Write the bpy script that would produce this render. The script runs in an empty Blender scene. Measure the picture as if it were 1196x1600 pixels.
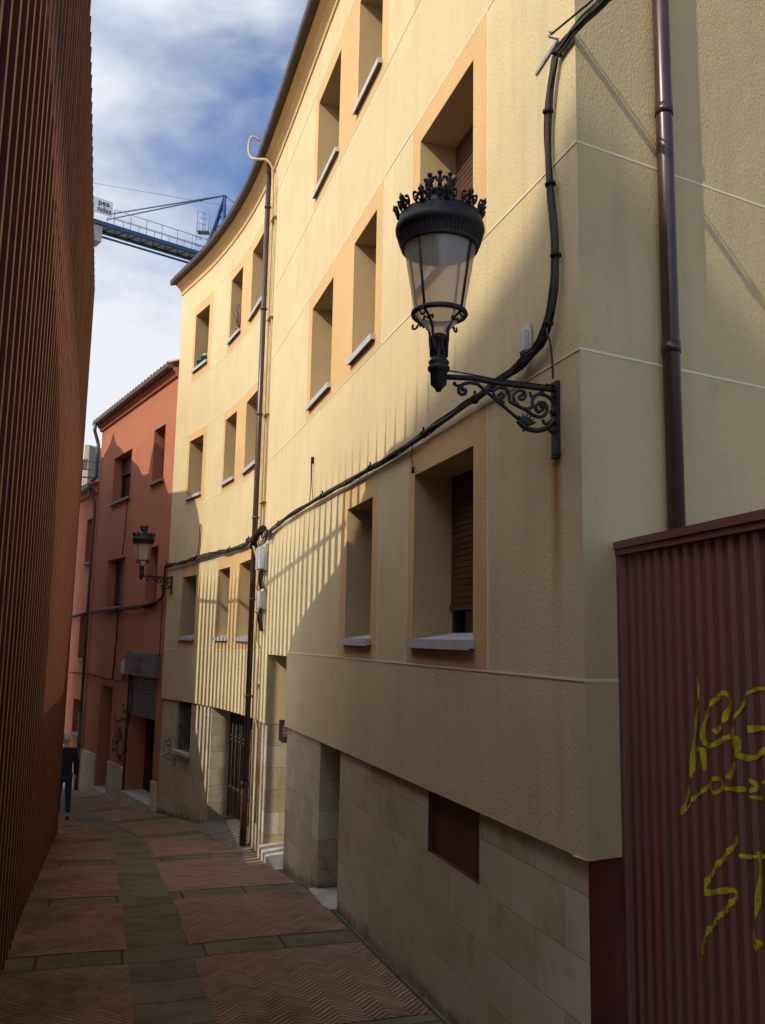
import bpy, bmesh, math, random
import numpy as np
from mathutils import Vector, Matrix
random.seed(7)
scene = bpy.context.scene
R_ = math.radians
# ------------------------------------------------------------------ camera
F = 1360.0; PX, PY = 598.0, 800.0
_vv = np.array([765 - PX, -8450 - PY])
UPc = np.array([_vv[0], _vv[1], F]); UPc /= np.linalg.norm(UPc)
_f = np.array([0, 0, 1.]); FWc = _f - UPc * _f.dot(UPc); FWc /= np.linalg.norm(FWc)
RTc = np.cross(FWc, UPc)
RW = np.array([RTc, FWc, UPc])
cam = bpy.data.cameras.new('camera'); camo = bpy.data.objects.new('camera', cam)
scene.collection.objects.link(camo); scene.camera = camo
cam.sensor_fit = 'VERTICAL'; cam.sensor_height = 36.0; cam.lens = 36.0 * F / 1600.0
cam.clip_start = 0.05; cam.clip_end = 2000
xb = RW @ np.array([1, 0, 0]); yb = RW @ np.array([0, -1, 0]); zb = RW @ np.array([0, 0, -1])
camo.matrix_world = Matrix(((xb[0], yb[0], zb[0], 0), (xb[1], yb[1], zb[1], 0), (xb[2], yb[2], zb[2], 0), (0, 0, 0, 1)))
def ray(x, y): return RW @ np.array([x - PX, y - PY, F])

# ------------------------------------------------------------------ light
SUN_AZ = R_(47.0)                 # heading in which the light travels, from +Y towards +X
SUN_EL = R_(35.8)
LH = np.array([math.sin(SUN_AZ), math.cos(SUN_AZ)]); TE = math.tan(SUN_EL)
sun = bpy.data.lights.new('sun', 'SUN'); suno = bpy.data.objects.new('sun', sun); scene.collection.objects.link(suno)
sun.energy = 3.05; sun.angle = R_(0.5); sun.color = (1.0, 0.92, 0.79)
ld = Vector((LH[0] * math.cos(SUN_EL), LH[1] * math.cos(SUN_EL), -math.sin(SUN_EL)))
suno.rotation_euler = ld.to_track_quat('-Z', 'Y').to_euler()
suno.location = (-20, -20, 30)
w = bpy.data.worlds.new('World'); scene.world = w; w.use_nodes = True
nt = w.node_tree; N = nt.nodes; Lk = nt.links; N.clear()
out = N.new('ShaderNodeOutputWorld'); bg = N.new('ShaderNodeBackground'); bg.inputs[1].default_value = 0.15
sky = N.new('ShaderNodeTexSky'); sky.sky_type = 'NISHITA'; sky.sun_disc = False
sky.sun_elevation = SUN_EL; sky.sun_rotation = SUN_AZ + math.pi; sky.air_density = 1.0; sky.dust_density = 0.6; sky.ozone_density = 2.0
tc = N.new('ShaderNodeTexCoord'); mp = N.new('ShaderNodeMapping'); mp.inputs['Scale'].default_value = (1.0, 1.0, 1.9)
mp.inputs['Location'].default_value = (0.35, 0.2, 0.1)
n1 = N.new('ShaderNodeTexNoise'); n1.inputs['Scale'].default_value = 2.6; n1.inputs['Detail'].default_value = 9; n1.inputs['Roughness'].default_value = 0.52; n1.inputs['Distortion'].default_value = 0.25
sep = N.new('ShaderNodeSeparateXYZ')
mr = N.new('ShaderNodeMapRange'); mr.inputs['From Min'].default_value = 0.2; mr.inputs['From Max'].default_value = 0.75; mr.inputs['To Min'].default_value = 0.28; mr.inputs['To Max'].default_value = 0.17
ad = N.new('ShaderNodeMath'); ad.operation = 'ADD'
mrx = N.new('ShaderNodeMapRange'); mrx.inputs['From Min'].default_value = -0.30; mrx.inputs['From Max'].default_value = -0.02; mrx.inputs['To Min'].default_value = 0.05; mrx.inputs['To Max'].default_value = -0.28
ad2 = N.new('ShaderNodeMath'); ad2.operation = 'ADD'
cr = N.new('ShaderNodeValToRGB'); cr.color_ramp.elements[0].position = 0.42; cr.color_ramp.elements[1].position = 0.62
cr.color_ramp.interpolation = 'EASE'
n2 = N.new('ShaderNodeTexNoise'); n2.inputs['Scale'].default_value = 4.0; n2.inputs['Detail'].default_value = 6
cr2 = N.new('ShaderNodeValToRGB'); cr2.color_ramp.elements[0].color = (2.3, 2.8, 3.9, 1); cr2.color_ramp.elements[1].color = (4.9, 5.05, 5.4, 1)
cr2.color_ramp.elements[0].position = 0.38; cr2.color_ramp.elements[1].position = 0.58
mx = N.new('ShaderNodeMixRGB')
Lk.new(tc.outputs['Generated'], mp.inputs[0]); Lk.new(mp.outputs[0], n1.inputs['Vector']); Lk.new(mp.outputs[0], n2.inputs['Vector'])
Lk.new(tc.outputs['Generated'], sep.inputs[0]); Lk.new(sep.outputs['Z'], mr.inputs['Value']); Lk.new(sep.outputs['X'], mrx.inputs['Value'])
Lk.new(n1.outputs['Fac'], ad.inputs[0]); Lk.new(mr.outputs[0], ad.inputs[1]); Lk.new(ad.outputs[0], ad2.inputs[0]); Lk.new(mrx.outputs[0], ad2.inputs[1])
Lk.new(ad2.outputs[0], cr.inputs[0]); Lk.new(n2.outputs['Fac'], cr2.inputs[0])
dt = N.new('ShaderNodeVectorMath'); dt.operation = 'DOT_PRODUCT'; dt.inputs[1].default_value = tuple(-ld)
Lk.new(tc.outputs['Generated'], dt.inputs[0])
gl = N.new('ShaderNodeMapRange'); gl.interpolation_type = 'SMOOTHSTEP'; gl.inputs['From Min'].default_value = 0.0; gl.inputs['From Max'].default_value = 0.95; gl.inputs['To Min'].default_value = 1.0; gl.inputs['To Max'].default_value = 3.2  # extra cloud glow towards the sun, out of view, added to lift shaded surfaces
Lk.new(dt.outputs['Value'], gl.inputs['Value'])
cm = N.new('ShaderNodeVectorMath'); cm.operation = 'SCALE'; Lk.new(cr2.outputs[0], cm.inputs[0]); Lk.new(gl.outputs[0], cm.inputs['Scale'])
bl = N.new('ShaderNodeMixRGB'); bl.blend_type = 'MULTIPLY'; bl.inputs[0].default_value = 1; bl.inputs[2].default_value = (.72, .82, 1.0, 1)
Lk.new(sky.outputs[0], bl.inputs[1])
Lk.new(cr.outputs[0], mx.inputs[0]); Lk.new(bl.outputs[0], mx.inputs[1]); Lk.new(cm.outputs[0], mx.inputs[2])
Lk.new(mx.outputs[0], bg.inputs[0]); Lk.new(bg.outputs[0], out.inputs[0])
scene.view_settings.view_transform = 'Standard'; scene.view_settings.look = 'None'
scene.view_settings.gamma = 1.0; scene.view_settings.exposure = 0.22
scene.render.resolution_x = 765; scene.render.resolution_y = 1024
scene.render.engine = 'CYCLES'

# ------------------------------------------------------------------ plan of the alley
CD = 4.5
C0 = CD * np.array([.2264, .974]); HA = R_(17.5); HB = R_(33.0); HR = R_(32.0); S0, S1 = 9.5, 16.0
def hd(h): return np.array([-math.sin(h), math.cos(h)])
U0 = hd(HA); N0 = np.array([-math.cos(HA), -math.sin(HA)])
def plan(s):
    if s <= S0: return C0 + U0 * s, HA
    k = (HB - HA) / (S1 - S0); se = min(s, S1); h = HA + k * (se - S0)
    p = C0 + U0 * S0 + np.array([(math.cos(h) - math.cos(HA)) / k, (math.sin(h) - math.sin(HA)) / k])
    if s > S1: h = HR; p = p + hd(h) * (s - S1)
    return p, h
def P(s, o, z):
    p, h = plan(s); return (p[0] - math.cos(h) * o, p[1] - math.sin(h) * o, z)
GS = [-30, 0, 1.83, 5.6, 7.3, 8.8, 9.5, 13.4, 16.3, 18.3, 20.5, 23.4, 30, 60]
GZ = [-0.6, -2.32, -2.48, -2.66, -2.87, -3.03, -3.11, -3.51, -3.79, -3.95, -4.1, -4.36, -4.9, -6.5]
def G(s): return float(np.interp(s, GS, GZ))
_SS = np.linspace(-30, 60, 3601); _PL = [plan(s) for s in _SS]; _PP = np.array([p for p, h in _PL]); _HH = np.array([h for p, h in _PL])
_NN = np.stack([-np.cos(_HH), -np.sin(_HH)], 1)
def inv(q):
    q = np.array(q[:2]); i = int(((_PP - q) ** 2).sum(1).argmin()); return float(_SS[i]), float((q - _PP[i]).dot(_NN[i]))
def hit(x, y, off=0.0):            # where the sight line meets the facade surface (s, z)
    r = ray(x, y); Q = _PP + _NN * off; c = Q[:, 0] * r[1] - Q[:, 1] * r[0]
    for i in np.where(np.sign(c[1:]) != np.sign(c[:-1]))[0]:
        if _SS[i] > -1:
            t = Q[i].dot(r[:2]) / r[:2].dot(r[:2]); return float(_SS[i]), float(r[2] * t)
def W(a, lat, z):                  # along / left-of-axis coordinates of the slatted building
    p = U0 * a + N0 * (-lat) * -1.0
    return (p[0], p[1], z)
SDa = [-0.5, -.18, 0, 1.3, 1.53, 2.7, 2.86, 4.14, 4.36, 5.5, 5.68, 6.97, 7.2, 7.88, 9]
SDb = [0, -.08, -.02, -.04, -.04, .10, .13, .11, .06, .12, .19, .18, .18, .22, .22]
def zm(z, s): return z + min(max((s - 8) / 7.0, 0), 1.1) * float(np.interp(z, SDa, SDb))
def zo(s): return float(np.interp(s, [0, 7.3, 8.8, 16.4], [-1.035, -1.11, -1.22, -1.36]))

# ------------------------------------------------------------------ mesh builder
COL = scene.collection
def smooth(pts, n=4):
    out = []; m = len(pts)
    for i in range(m - 1):
        p0, p1, p2, p3 = [np.array(pts[max(0, min(m - 1, j))], float) for j in (i - 1, i, i + 1, i + 2)]
        for k in range(n):
            t = k / n; out.append(tuple(.5 * ((2 * p1) + (-p0 + p2) * t + (2 * p0 - 5 * p1 + 4 * p2 - p3) * t * t + (-p0 + 3 * p1 - 3 * p2 + p3) * t ** 3)))
    out.append(tuple(map(float, pts[-1]))); return out
class MB:
    def __init__(s): s.v = []; s.f = []; s.uv = []; s.m = []; s.sm = []
    def face(s, pts, uv=None, m=0, sm=False):
        i = len(s.v); s.v += [tuple(map(float, p)) for p in pts]; s.f.append(list(range(i, i + len(pts))))
        s.uv.append(uv if uv else [(p[0] + p[1], p[2]) for p in pts]); s.m.append(m); s.sm.append(sm)
    def hexa(s, b, t, m=0):        # 4 bottom + 4 top points
        s.face([b[0], b[3], b[2], b[1]], m=m); s.face(t, m=m)
        for i in range(4):
            j = (i + 1) % 4; s.face([b[i], b[j], t[j], t[i]], m=m)
    def box(s, x0, x1, y0, y1, z0, z1, m=0, fn=None):
        g = fn or (lambda x, y, z: (x, y, z))
        s.hexa([g(x0, y0, z0), g(x1, y0, z0), g(x1, y1, z0), g(x0, y1, z0)], [g(x0, y0, z1), g(x1, y0, z1), g(x1, y1, z1), g(x0, y1, z1)], m)
    def sbox(s, s0, s1, o0, o1, z0, z1, m=0, zf=None, ds=0.5):   # box along the facade path
        n = max(1, int(math.ceil(abs(s1 - s0) / ds))) if s1 > 9.4 else 1
        zf = zf or (lambda z, q: z)
        for i in range(n):
            a = s0 + (s1 - s0) * i / n; b = s0 + (s1 - s0) * (i + 1) / n
            q = lambda x, o, z: P(x, o, zf(z, x))
            def uvf(pts, uv): s.face(pts, uv, m)
            uvf([q(a, o1, z0), q(b, o1, z0), q(b, o1, z1), q(a, o1, z1)], [(a, z0), (b, z0), (b, z1), (a, z1)])
            uvf([q(b, o0, z0), q(a, o0, z0), q(a, o0, z1), q(b, o0, z1)], [(b, z0), (a, z0), (a, z1), (b, z1)])
            uvf([q(a, o0, z1), q(a, o1, z1), q(b, o1, z1), q(b, o0, z1)], [(a, z1), (a, z1), (b, z1), (b, z1)])
            uvf([q(a, o0, z0), q(b, o0, z0), q(b, o1, z0), q(a, o1, z0)], [(a, z0), (b, z0), (b, z0), (a, z0)])
            if i == 0: uvf([q(a, o0, z0), q(a, o1, z0), q(a, o1, z1), q(a, o0, z1)], [(a, z0), (a + .1, z0), (a + .1, z1), (a, z1)])
            if i == n - 1: uvf([q(b, o1, z0), q(b, o0, z0), q(b, o0, z1), q(b, o1, z1)], [(b, z0), (b + .1, z0), (b + .1, z1), (b, z1)])
    def tube(s, pts, r, n=8, m=0, cap=True):
        pts = [Vector(p) for p in pts]
        if len(pts) < 2: return
        rr = r if isinstance(r, (list, tuple)) else [r] * len(pts)
        t0 = (pts[1] - pts[0]).normalized(); up = Vector((0, 0, 1)) if abs(t0.z) < .9 else Vector((1, 0, 0))
        nrm = t0.cross(up).normalized(); base = len(s.v)
        for i, p in enumerate(pts):
            t = (pts[min(i + 1, len(pts) - 1)] - pts[max(i - 1, 0)])
            if t.length < 1e-9: t = t0
            t.normalize(); nrm = (nrm - t * nrm.dot(t)).normalized(); b = t.cross(nrm)
            for k in range(n):
                a = 2 * math.pi * k / n; s.v.append(tuple(p + (nrm * math.cos(a) + b * math.sin(a)) * rr[i]))
        for i in range(len(pts) - 1):
            for k in range(n):
                k2 = (k + 1) % n
                s.f.append([base + i * n + k, base + i * n + k2, base + (i + 1) * n + k2, base + (i + 1) * n + k]); s.m.append(m); s.sm.append(True); s.uv.append([(0, 0)] * 4)
        if cap:
            s.f.append([base + k for k in range(n)][::-1]); s.m.append(m); s.sm.append(False); s.uv.append([(0, 0)] * n)
            e = base + (len(pts) - 1) * n
            s.f.append([e + k for k in range(n)]); s.m.append(m); s.sm.append(False); s.uv.append([(0, 0)] * n)
    def lathe(s, prof, c=(0, 0), n=32, m=0, sm=True):
        base = len(s.v)
        for (r, z) in prof:
            for k in range(n):
                a = 2 * math.pi * k / n; s.v.append((c[0] + r * math.cos(a), c[1] + r * math.sin(a), z))
        for i in range(len(prof) - 1):
            for k in range(n):
                k2 = (k + 1) % n
                s.f.append([base + i * n + k, base + i * n + k2, base + (i + 1) * n + k2, base + (i + 1) * n + k]); s.m.append(m); s.sm.append(sm); s.uv.append([(0, 0)] * 4)
    def ball(s, c, r, n=8, m=0, sz=1.0):
        prof = [(max(r * math.sin(math.pi * i / n), 1e-4), c[2] - sz * r * math.cos(math.pi * i / n)) for i in range(n + 1)]
        s.lathe(prof, (c[0], c[1]), n + 2, m)
    def build(s, name, mats, parent=None):
        me = bpy.data.meshes.new(name); me.from_pydata(s.v, [], s.f)
        if not isinstance(mats, (list, tuple)): mats = [mats]
        for x in mats: me.materials.append(x)
        me.polygons.foreach_set('material_index', s.m); me.polygons.foreach_set('use_smooth', s.sm)
        ul = me.uv_layers.new(name='UVMap'); flat = [c for f in s.uv for p in f for c in p]
        ul.data.foreach_set('uv', flat); me.update()
        o = bpy.data.objects.new(name, me); COL.objects.link(o)
        if parent is not None: o.parent = parent; o.matrix_parent_inverse = Matrix.Identity(4)
        if parent is not None and parent.type == 'EMPTY' and not parent.get('_local'):
            o.matrix_parent_inverse = parent.matrix_world.inverted() if False else Matrix.Translation(-Vector(parent.location))
        return o
def tag(o, label=None, cat=None, group=None, kind=None):
    if label: o['label'] = label
    if cat: o['category'] = cat
    if group: o['group'] = group
    if kind: o['kind'] = kind
    return o
def empty(name, loc, label, cat, group=None, local=False):
    o = bpy.data.objects.new(name, None); COL.objects.link(o); o.location = loc; o.empty_display_size = .2
    if local: o['_local'] = 1
    return tag(o, label, cat, group)

# ------------------------------------------------------------------ materials
def mat(name, col, rough=.8, metal=0, spec=.3):
    m = bpy.data.materials.new(name); m.use_nodes = True; b = m.node_tree.nodes['Principled BSDF']
    b.inputs['Base Color'].default_value = (*col, 1); b.inputs['Roughness'].default_value = rough; b.inputs['Metallic'].default_value = metal
    b.inputs['Specular IOR Level'].default_value = spec
    return m
class NT:
    def __init__(s, m): s.t = m.node_tree; s.b = s.t.nodes['Principled BSDF']
    def n(s, ty, **k):
        x = s.t.nodes.new(ty)
        for a, v in k.items():
            if a in x.inputs: x.inputs[a].default_value = v
            else: setattr(x, a, v)
        return x
    def l(s, a, b): s.t.links.new(a, b)
    def math(s, op, a, b=None, c=None):
        x = s.t.nodes.new('ShaderNodeMath'); x.operation = op
        for i, v in enumerate((a, b, c)):
            if v is None: continue
            if isinstance(v, (int, float)): x.inputs[i].default_value = v
            else: s.l(v, x.inputs[i])
        return x.outputs[0]
    def mix(s, fac, a, b, bt='MIX'):
        x = s.t.nodes.new('ShaderNodeMixRGB'); x.blend_type = bt
        for i, v in enumerate((fac, a, b)):
            if isinstance(v, (int, float)): x.inputs[i].default_value = v
            elif isinstance(v, tuple): x.inputs[i].default_value = (*v, 1) if len(v) == 3 else v
            else: s.l(v, x.inputs[i])
        return x.outputs[0]
    def noise(s, vec, scale, detail=4, rough=.5, sc=None):
        if sc:
            mpn = s.n('ShaderNodeMapping'); mpn.inputs['Scale'].default_value = sc; s.l(vec, mpn.inputs[0]); vec = mpn.outputs[0]
        x = s.n('ShaderNodeTexNoise', Scale=scale, Detail=detail, Roughness=rough); s.l(vec, x.inputs['Vector']); return x.outputs['Fac']
    def ramp(s, fac, a, b):
        x = s.n('ShaderNodeMapRange'); x.inputs['From Min'].default_value = a; x.inputs['From Max'].default_value = b; s.l(fac, x.inputs['Value']); return x.outputs[0]
    def bump(s, h, st, dist):
        x = s.n('ShaderNodeBump', Strength=st, Distance=dist); s.l(h, x.inputs['Height']); s.l(x.outputs[0], s.b.inputs['Normal'])
def stucco(name, col, dark, stain_s=None, streak=.35):
    m = mat(name, col, .92, 0, .15); t = NT(m)
    geo = t.n('ShaderNodeNewGeometry').outputs['Position']; uv = t.n('ShaderNodeUVMap').outputs[0]
    fine = t.noise(geo, 120, 3, .6); worm = t.noise(geo, 78, 4, .62, (1, 1, .6))
    big = t.noise(geo, 1.3, 4); stk = t.noise(uv, 1.0, 5, .6, (5.5, .45, 1)); stk2 = t.noise(uv, 1.0, 3, .6, (14, .8, 1))
    c = t.mix(t.ramp(big, .35, .75), col, tuple(x * .88 for x in col))
    c = t.mix(t.math('MULTIPLY', t.ramp(stk, .50, .74), streak * .75), c, dark)
    c = t.mix(t.math('MULTIPLY', t.ramp(stk2, .60, .8), streak * .35), c, dark)
    pit = t.ramp(worm, .36, .30)
    c = t.mix(t.math('MULTIPLY', pit, .45), c, tuple(x * .45 for x in dark))
    if stain_s is not None:
        sx = t.n('ShaderNodeSeparateXYZ'); t.l(uv, sx.inputs[0])
        wob = t.math('MULTIPLY', t.math('SUBTRACT', t.noise(uv, 5, 2), .5), .05)
        d = t.math('ABSOLUTE', t.math('ADD', t.math('SUBTRACT', sx.outputs[0], stain_s), wob))
        a = t.math('MULTIPLY', t.ramp(d, .08, .01), t.math('MULTIPLY', t.ramp(sx.outputs[1], .1, .95), t.ramp(sx.outputs[1], 1.06, 1.0)))
        c = t.mix(a, c, (.30, .12, .03))
    t.l(c, t.b.inputs['Base Color'])
    h = t.math('ADD', t.math('MULTIPLY', worm, 1.0), t.math('MULTIPLY', fine, .3)); t.bump(h, .75, .008)
    return m
M = {}
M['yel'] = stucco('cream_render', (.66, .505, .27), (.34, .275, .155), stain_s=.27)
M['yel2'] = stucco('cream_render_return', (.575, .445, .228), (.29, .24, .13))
M['org'] = stucco('ochre_render', (.655, .41, .175), (.36, .23, .11), streak=.2)
M['rev'] = stucco('ochre_reveal', (.54, .37, .18), (.3, .2, .09), streak=.15)
M['red'] = stucco('terracotta_render', (.46, .165, .09), (.26, .09, .055), streak=.25)
M['joint'] = mat('white_joint', (.74, .64, .44), .85)
def noisy(name, col, col2, scale=8, rough=.7, metal=0, bump=0, sc=(1, 1, 1), spec=.3, lo=.4, hi=.65):
    m = mat(name, col, rough, metal, spec); t = NT(m); g = t.n('ShaderNodeTexCoord').outputs['Object']
    f = t.noise(g, scale, 5, .6, sc); t.l(t.mix(t.ramp(f, lo, hi), col, col2), t.b.inputs['Base Color'])
    if bump: t.bump(f, .5, bump)
    return m
M['brownpipe'] = noisy('brown_painted_metal', (.048, .020, .017), (.07, .03, .024), 5, .32, 0, 0, spec=.5)
M['rustpipe'] = noisy('rusty_iron', (.045, .018, .012), (.10, .038, .022), 14, .7, 0, .002)
M['gutter'] = noisy('brown_gutter', (.045, .024, .02), (.065, .038, .032), 3, .6)
M['gutunder'] = noisy('grey_soffit', (.13, .105, .08), (.1, .08, .06), 4, .8)
M['zinc'] = noisy('zinc_gutter', (.14, .12, .10), (.09, .08, .07), 6, .6, .3)
M['sill'] = noisy('white_lacquered_sill', (.45, .44, .43), (.36, .34, .32), 9, .45, 0, 0, lo=.45, hi=.8)
M['sillstone'] = noisy('old_stone_sill', (.30, .22, .16), (.17, .12, .09), 12, .8)
M['wood'] = noisy('brown_shutter', (.10, .042, .022), (.06, .026, .015), 3, .5, 0, 0, (1, 1, 12))
M['glassdark'] = mat('dark_window_glass', (.012, .012, .014), .08, 0, .6)
M['iron'] = noisy('black_cast_iron', (.018, .015, .014), (.035, .028, .024), 30, .55, .3, .001, spec=.5)
M['oldiron'] = noisy('weathered_iron', (.07, .05, .045), (.13, .10, .09), 20, .6, .3)
M['steel'] = noisy('galvanised_steel', (.34, .36, .38), (.22, .23, .25), 20, .45, .6)
M['boxgrey'] = noisy('grey_plastic_box', (.46, .47, .44), (.36, .37, .35), 6, .6)
M['boxwhite'] = noisy('white_plastic_box', (.62, .60, .54), (.48, .46, .40), 6, .6)
M['cable'] = noisy('black_cable', (.018, .014, .012), (.045, .034, .028), 25, .85, spec=.12)
M['cablegrey'] = mat('grey_cable', (.06, .05, .045), .85)
M['conduit'] = noisy('cream_painted_conduit', (.55, .40, .19), (.42, .29, .13), 6, .6)
M['concrete'] = noisy('worn_concrete', (.20, .165, .12), (.12, .10, .07), 5, .95, 0, .006)
M['marble'] = noisy('pale_threshold_stone', (.52, .47, .38), (.38, .33, .26), 6, .5)
M['panel'] = noisy('brown_panel', (.10, .035, .022), (.075, .028, .02), 4, .55)
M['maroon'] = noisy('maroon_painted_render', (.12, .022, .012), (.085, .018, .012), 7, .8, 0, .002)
M['darkdoor'] = noisy('dark_door_wood', (.03, .018, .012), (.05, .028, .018), 3, .6, 0, 0, (8, 8, 1))
M['void'] = mat('dark_interior', (.01, .008, .007), .9)
M['shutgrey'] = noisy('dirty_roller_shutter', (.13, .10, .09), (.07, .05, .045), 6, .6, .2)
M['signgrey'] = noisy('faded_sign_board', (.15, .125, .125), (.11, .09, .09), 5, .7)
M['signred'] = mat('faded_red_lettering', (.19, .035, .04), .7)
M['black'] = mat('black_spray_paint', (.012, .01, .01), .7)
M['yelpaint'] = noisy('yellow_spray_paint', (.50, .40, .01), (.36, .27, .01), 20, .65)
M['greypaint'] = mat('grey_green_spray_paint', (.10, .09, .06), .8)
M['potgreen'] = mat('green_plastic_pot', (.02, .16, .11), .5)
M['potred'] = mat('red_plastic_pot', (.45, .04, .03), .5)
M['twig'] = mat('dry_twigs', (.20, .10, .08), .9)
M['leaf'] = mat('yellow_green_leaf', (.35, .45, .04), .8)
M['blue'] = noisy('blue_crane_paint', (.035, .075, .17), (.05, .10, .21), 1, .5)
M['cranegrey'] = mat('crane_galvanised', (.18, .20, .24), .6, .2)
M['cranedeck'] = mat('crane_deck_mesh', (.45, .47, .5), .8)
M['white'] = mat('white_board', (.75, .75, .72), .7)
M['sky_concrete'] = noisy('crane_ballast', (.45, .42, .38), (.35, .33, .3), 2, .9)
M['tower'] = noisy('tan_brick_tower', (.66, .50, .30), (.56, .42, .25), .5, .9)
M['tower2'] = noisy('greybrown_render_tower', (.36, .27, .19), (.3, .23, .16), .5, .9)
M['tile'] = noisy('clay_roof_tiles', (.40, .16, .09), (.55, .28, .18), 9, .9, 0, .02)
M['neigh'] = noisy('neighbour_render', (.40, .33, .25), (.33, .27, .2), 1, .9)
M['jacket'] = noisy('black_jacket', (.012, .010, .012), (.02, .016, .016), 20, .85)
M['jeans'] = noisy('blue_jeans', (.014, .022, .045), (.02, .032, .06), 20, .85)
M['skin'] = mat('skin', (.45, .26, .18), .6)
M['hair'] = mat('grey_hair', (.42, .37, .33), .9)
M['shoe'] = mat('brown_shoe', (.05, .025, .015), .6)
# slats
def slatmat():
    m = mat('stained_timber', (.2, .07, .02), .6, 0, .3); t = NT(m)
    g = t.n('ShaderNodeTexCoord').outputs['Object']; nn = t.n('ShaderNodeNewGeometry')
    grain = t.noise(g, 1, 5, .6, (30, 30, 1.2)); blot = t.noise(g, 1, 4, .6, (5, 5, 1.5))
    c = t.mix(t.ramp(grain, .3, .7), (.135, .030, .014), (.085, .020, .010))
    c = t.mix(t.math('MULTIPLY', t.ramp(blot, .58, .75), .6), c, (.035, .014, .009))
    t.l(c, t.b.inputs['Base Color']); t.bump(grain, .4, .003); return m
M['slat'] = slatmat()
M['slatedge'] = noisy('weathered_timber_edge', (.36, .18, .065), (.25, .11, .038), 1, .7, 0, 0, (30, 30, 2))
M['slattop'] = noisy('thin_timber_blade', (.10, .030, .014), (.06, .018, .009), 1, .7, 0, 0, (30, 30, 1.5))
M['slattop2'] = noisy('dark_timber_blade', (.055, .018, .010), (.035, .013, .008), 1, .7, 0, 0, (30, 30, 1.5))
M['slattop3'] = noisy('pale_timber_blade', (.20, .085, .033), (.13, .05, .02), 1, .7, 0, 0, (30, 30, 1.5))
# stone cladding
def stone():
    m = mat('sandstone_cladding', (.4, .32, .2), .62, 0, .3); t = NT(m); uv = t.n('ShaderNodeUVMap').outputs[0]
    sx = t.n('ShaderNodeSeparateXYZ'); t.l(uv, sx.inputs[0]); u, v = sx.outputs[0], sx.outputs[1]
    row = t.math('FLOOR', t.math('DIVIDE', v, .305)); par = t.math('MULTIPLY', t.math('FRACT', t.math('MULTIPLY', row, .5)), .62)
    col = t.math('FLOOR', t.math('DIVIDE', t.math('ADD', u, par), .62))
    cb = t.n('ShaderNodeCombineXYZ'); t.l(row, cb.inputs[0]); t.l(col, cb.inputs[1]); wn = t.n('ShaderNodeTexWhiteNoise'); t.l(cb.outputs[0], wn.inputs['Vector'])
    ofs = t.n('ShaderNodeVectorMath', operation='MULTIPLY_ADD'); t.l(wn.outputs['Color'], ofs.inputs[0]); ofs.inputs[1].default_value = (9, 9, 9); t.l(uv, ofs.inputs[2])
    vein = t.n('ShaderNodeTexNoise', Scale=2.2, Detail=8, Roughness=.6, Distortion=1.6); t.l(ofs.outputs[0], vein.inputs['Vector'])
    soft = t.noise(ofs.outputs[0], 1.6, 3)
    c = t.mix(wn.outputs['Value'], (.62, .53, .37), (.46, .37, .23))
    c = t.mix(t.math('MULTIPLY', t.ramp(soft, .42, .62), .4), c, (.38, .28, .135))
    c = t.mix(t.math('MULTIPLY', t.ramp(vein.outputs['Fac'], .55, .66), .4), c, (.28, .17, .06))
    fu = t.math('FRACT', t.math('DIVIDE', t.math('ADD', u, par), .62)); fv = t.math('FRACT', t.math('DIVIDE', v, .305))
    eu = t.math('MULTIPLY', t.math('MINIMUM', fu, t.math('SUBTRACT', 1.0, fu)), .62); ev = t.math('MULTIPLY', t.math('MINIMUM', fv, t.math('SUBTRACT', 1.0, fv)), .305)
    e = t.math('MINIMUM', eu, ev); jm = t.ramp(e, .0035, .0)
    c = t.mix(t.math('MULTIPLY', jm, .8), c, (.16, .12, .08))
    big = t.noise(uv, 1.2, 5, .6, (1, 2.2, 1)); c = t.mix(t.math('MULTIPLY', t.ramp(big, .5, .75), .3), c, (.2, .155, .10))
    at = t.n('ShaderNodeAttribute', attribute_name='damp'); 
    dn = t.math('ADD', at.outputs['Fac'], t.math('MULTIPLY', t.math('SUBTRACT', t.noise(uv, 6, 5, .7), .5), .9))
    c = t.mix(t.math('MULTIPLY', t.ramp(dn, .55, 1.0), .85), c, (.035, .034, .02))
    t.l(c, t.b.inputs['Base Color']); t.bump(t.math('ADD', t.math('MULTIPLY', jm, -1.0), t.math('MULTIPLY', vein.outputs['Fac'], .15)), .7, .010); return m
M['stone'] = stone()
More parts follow.
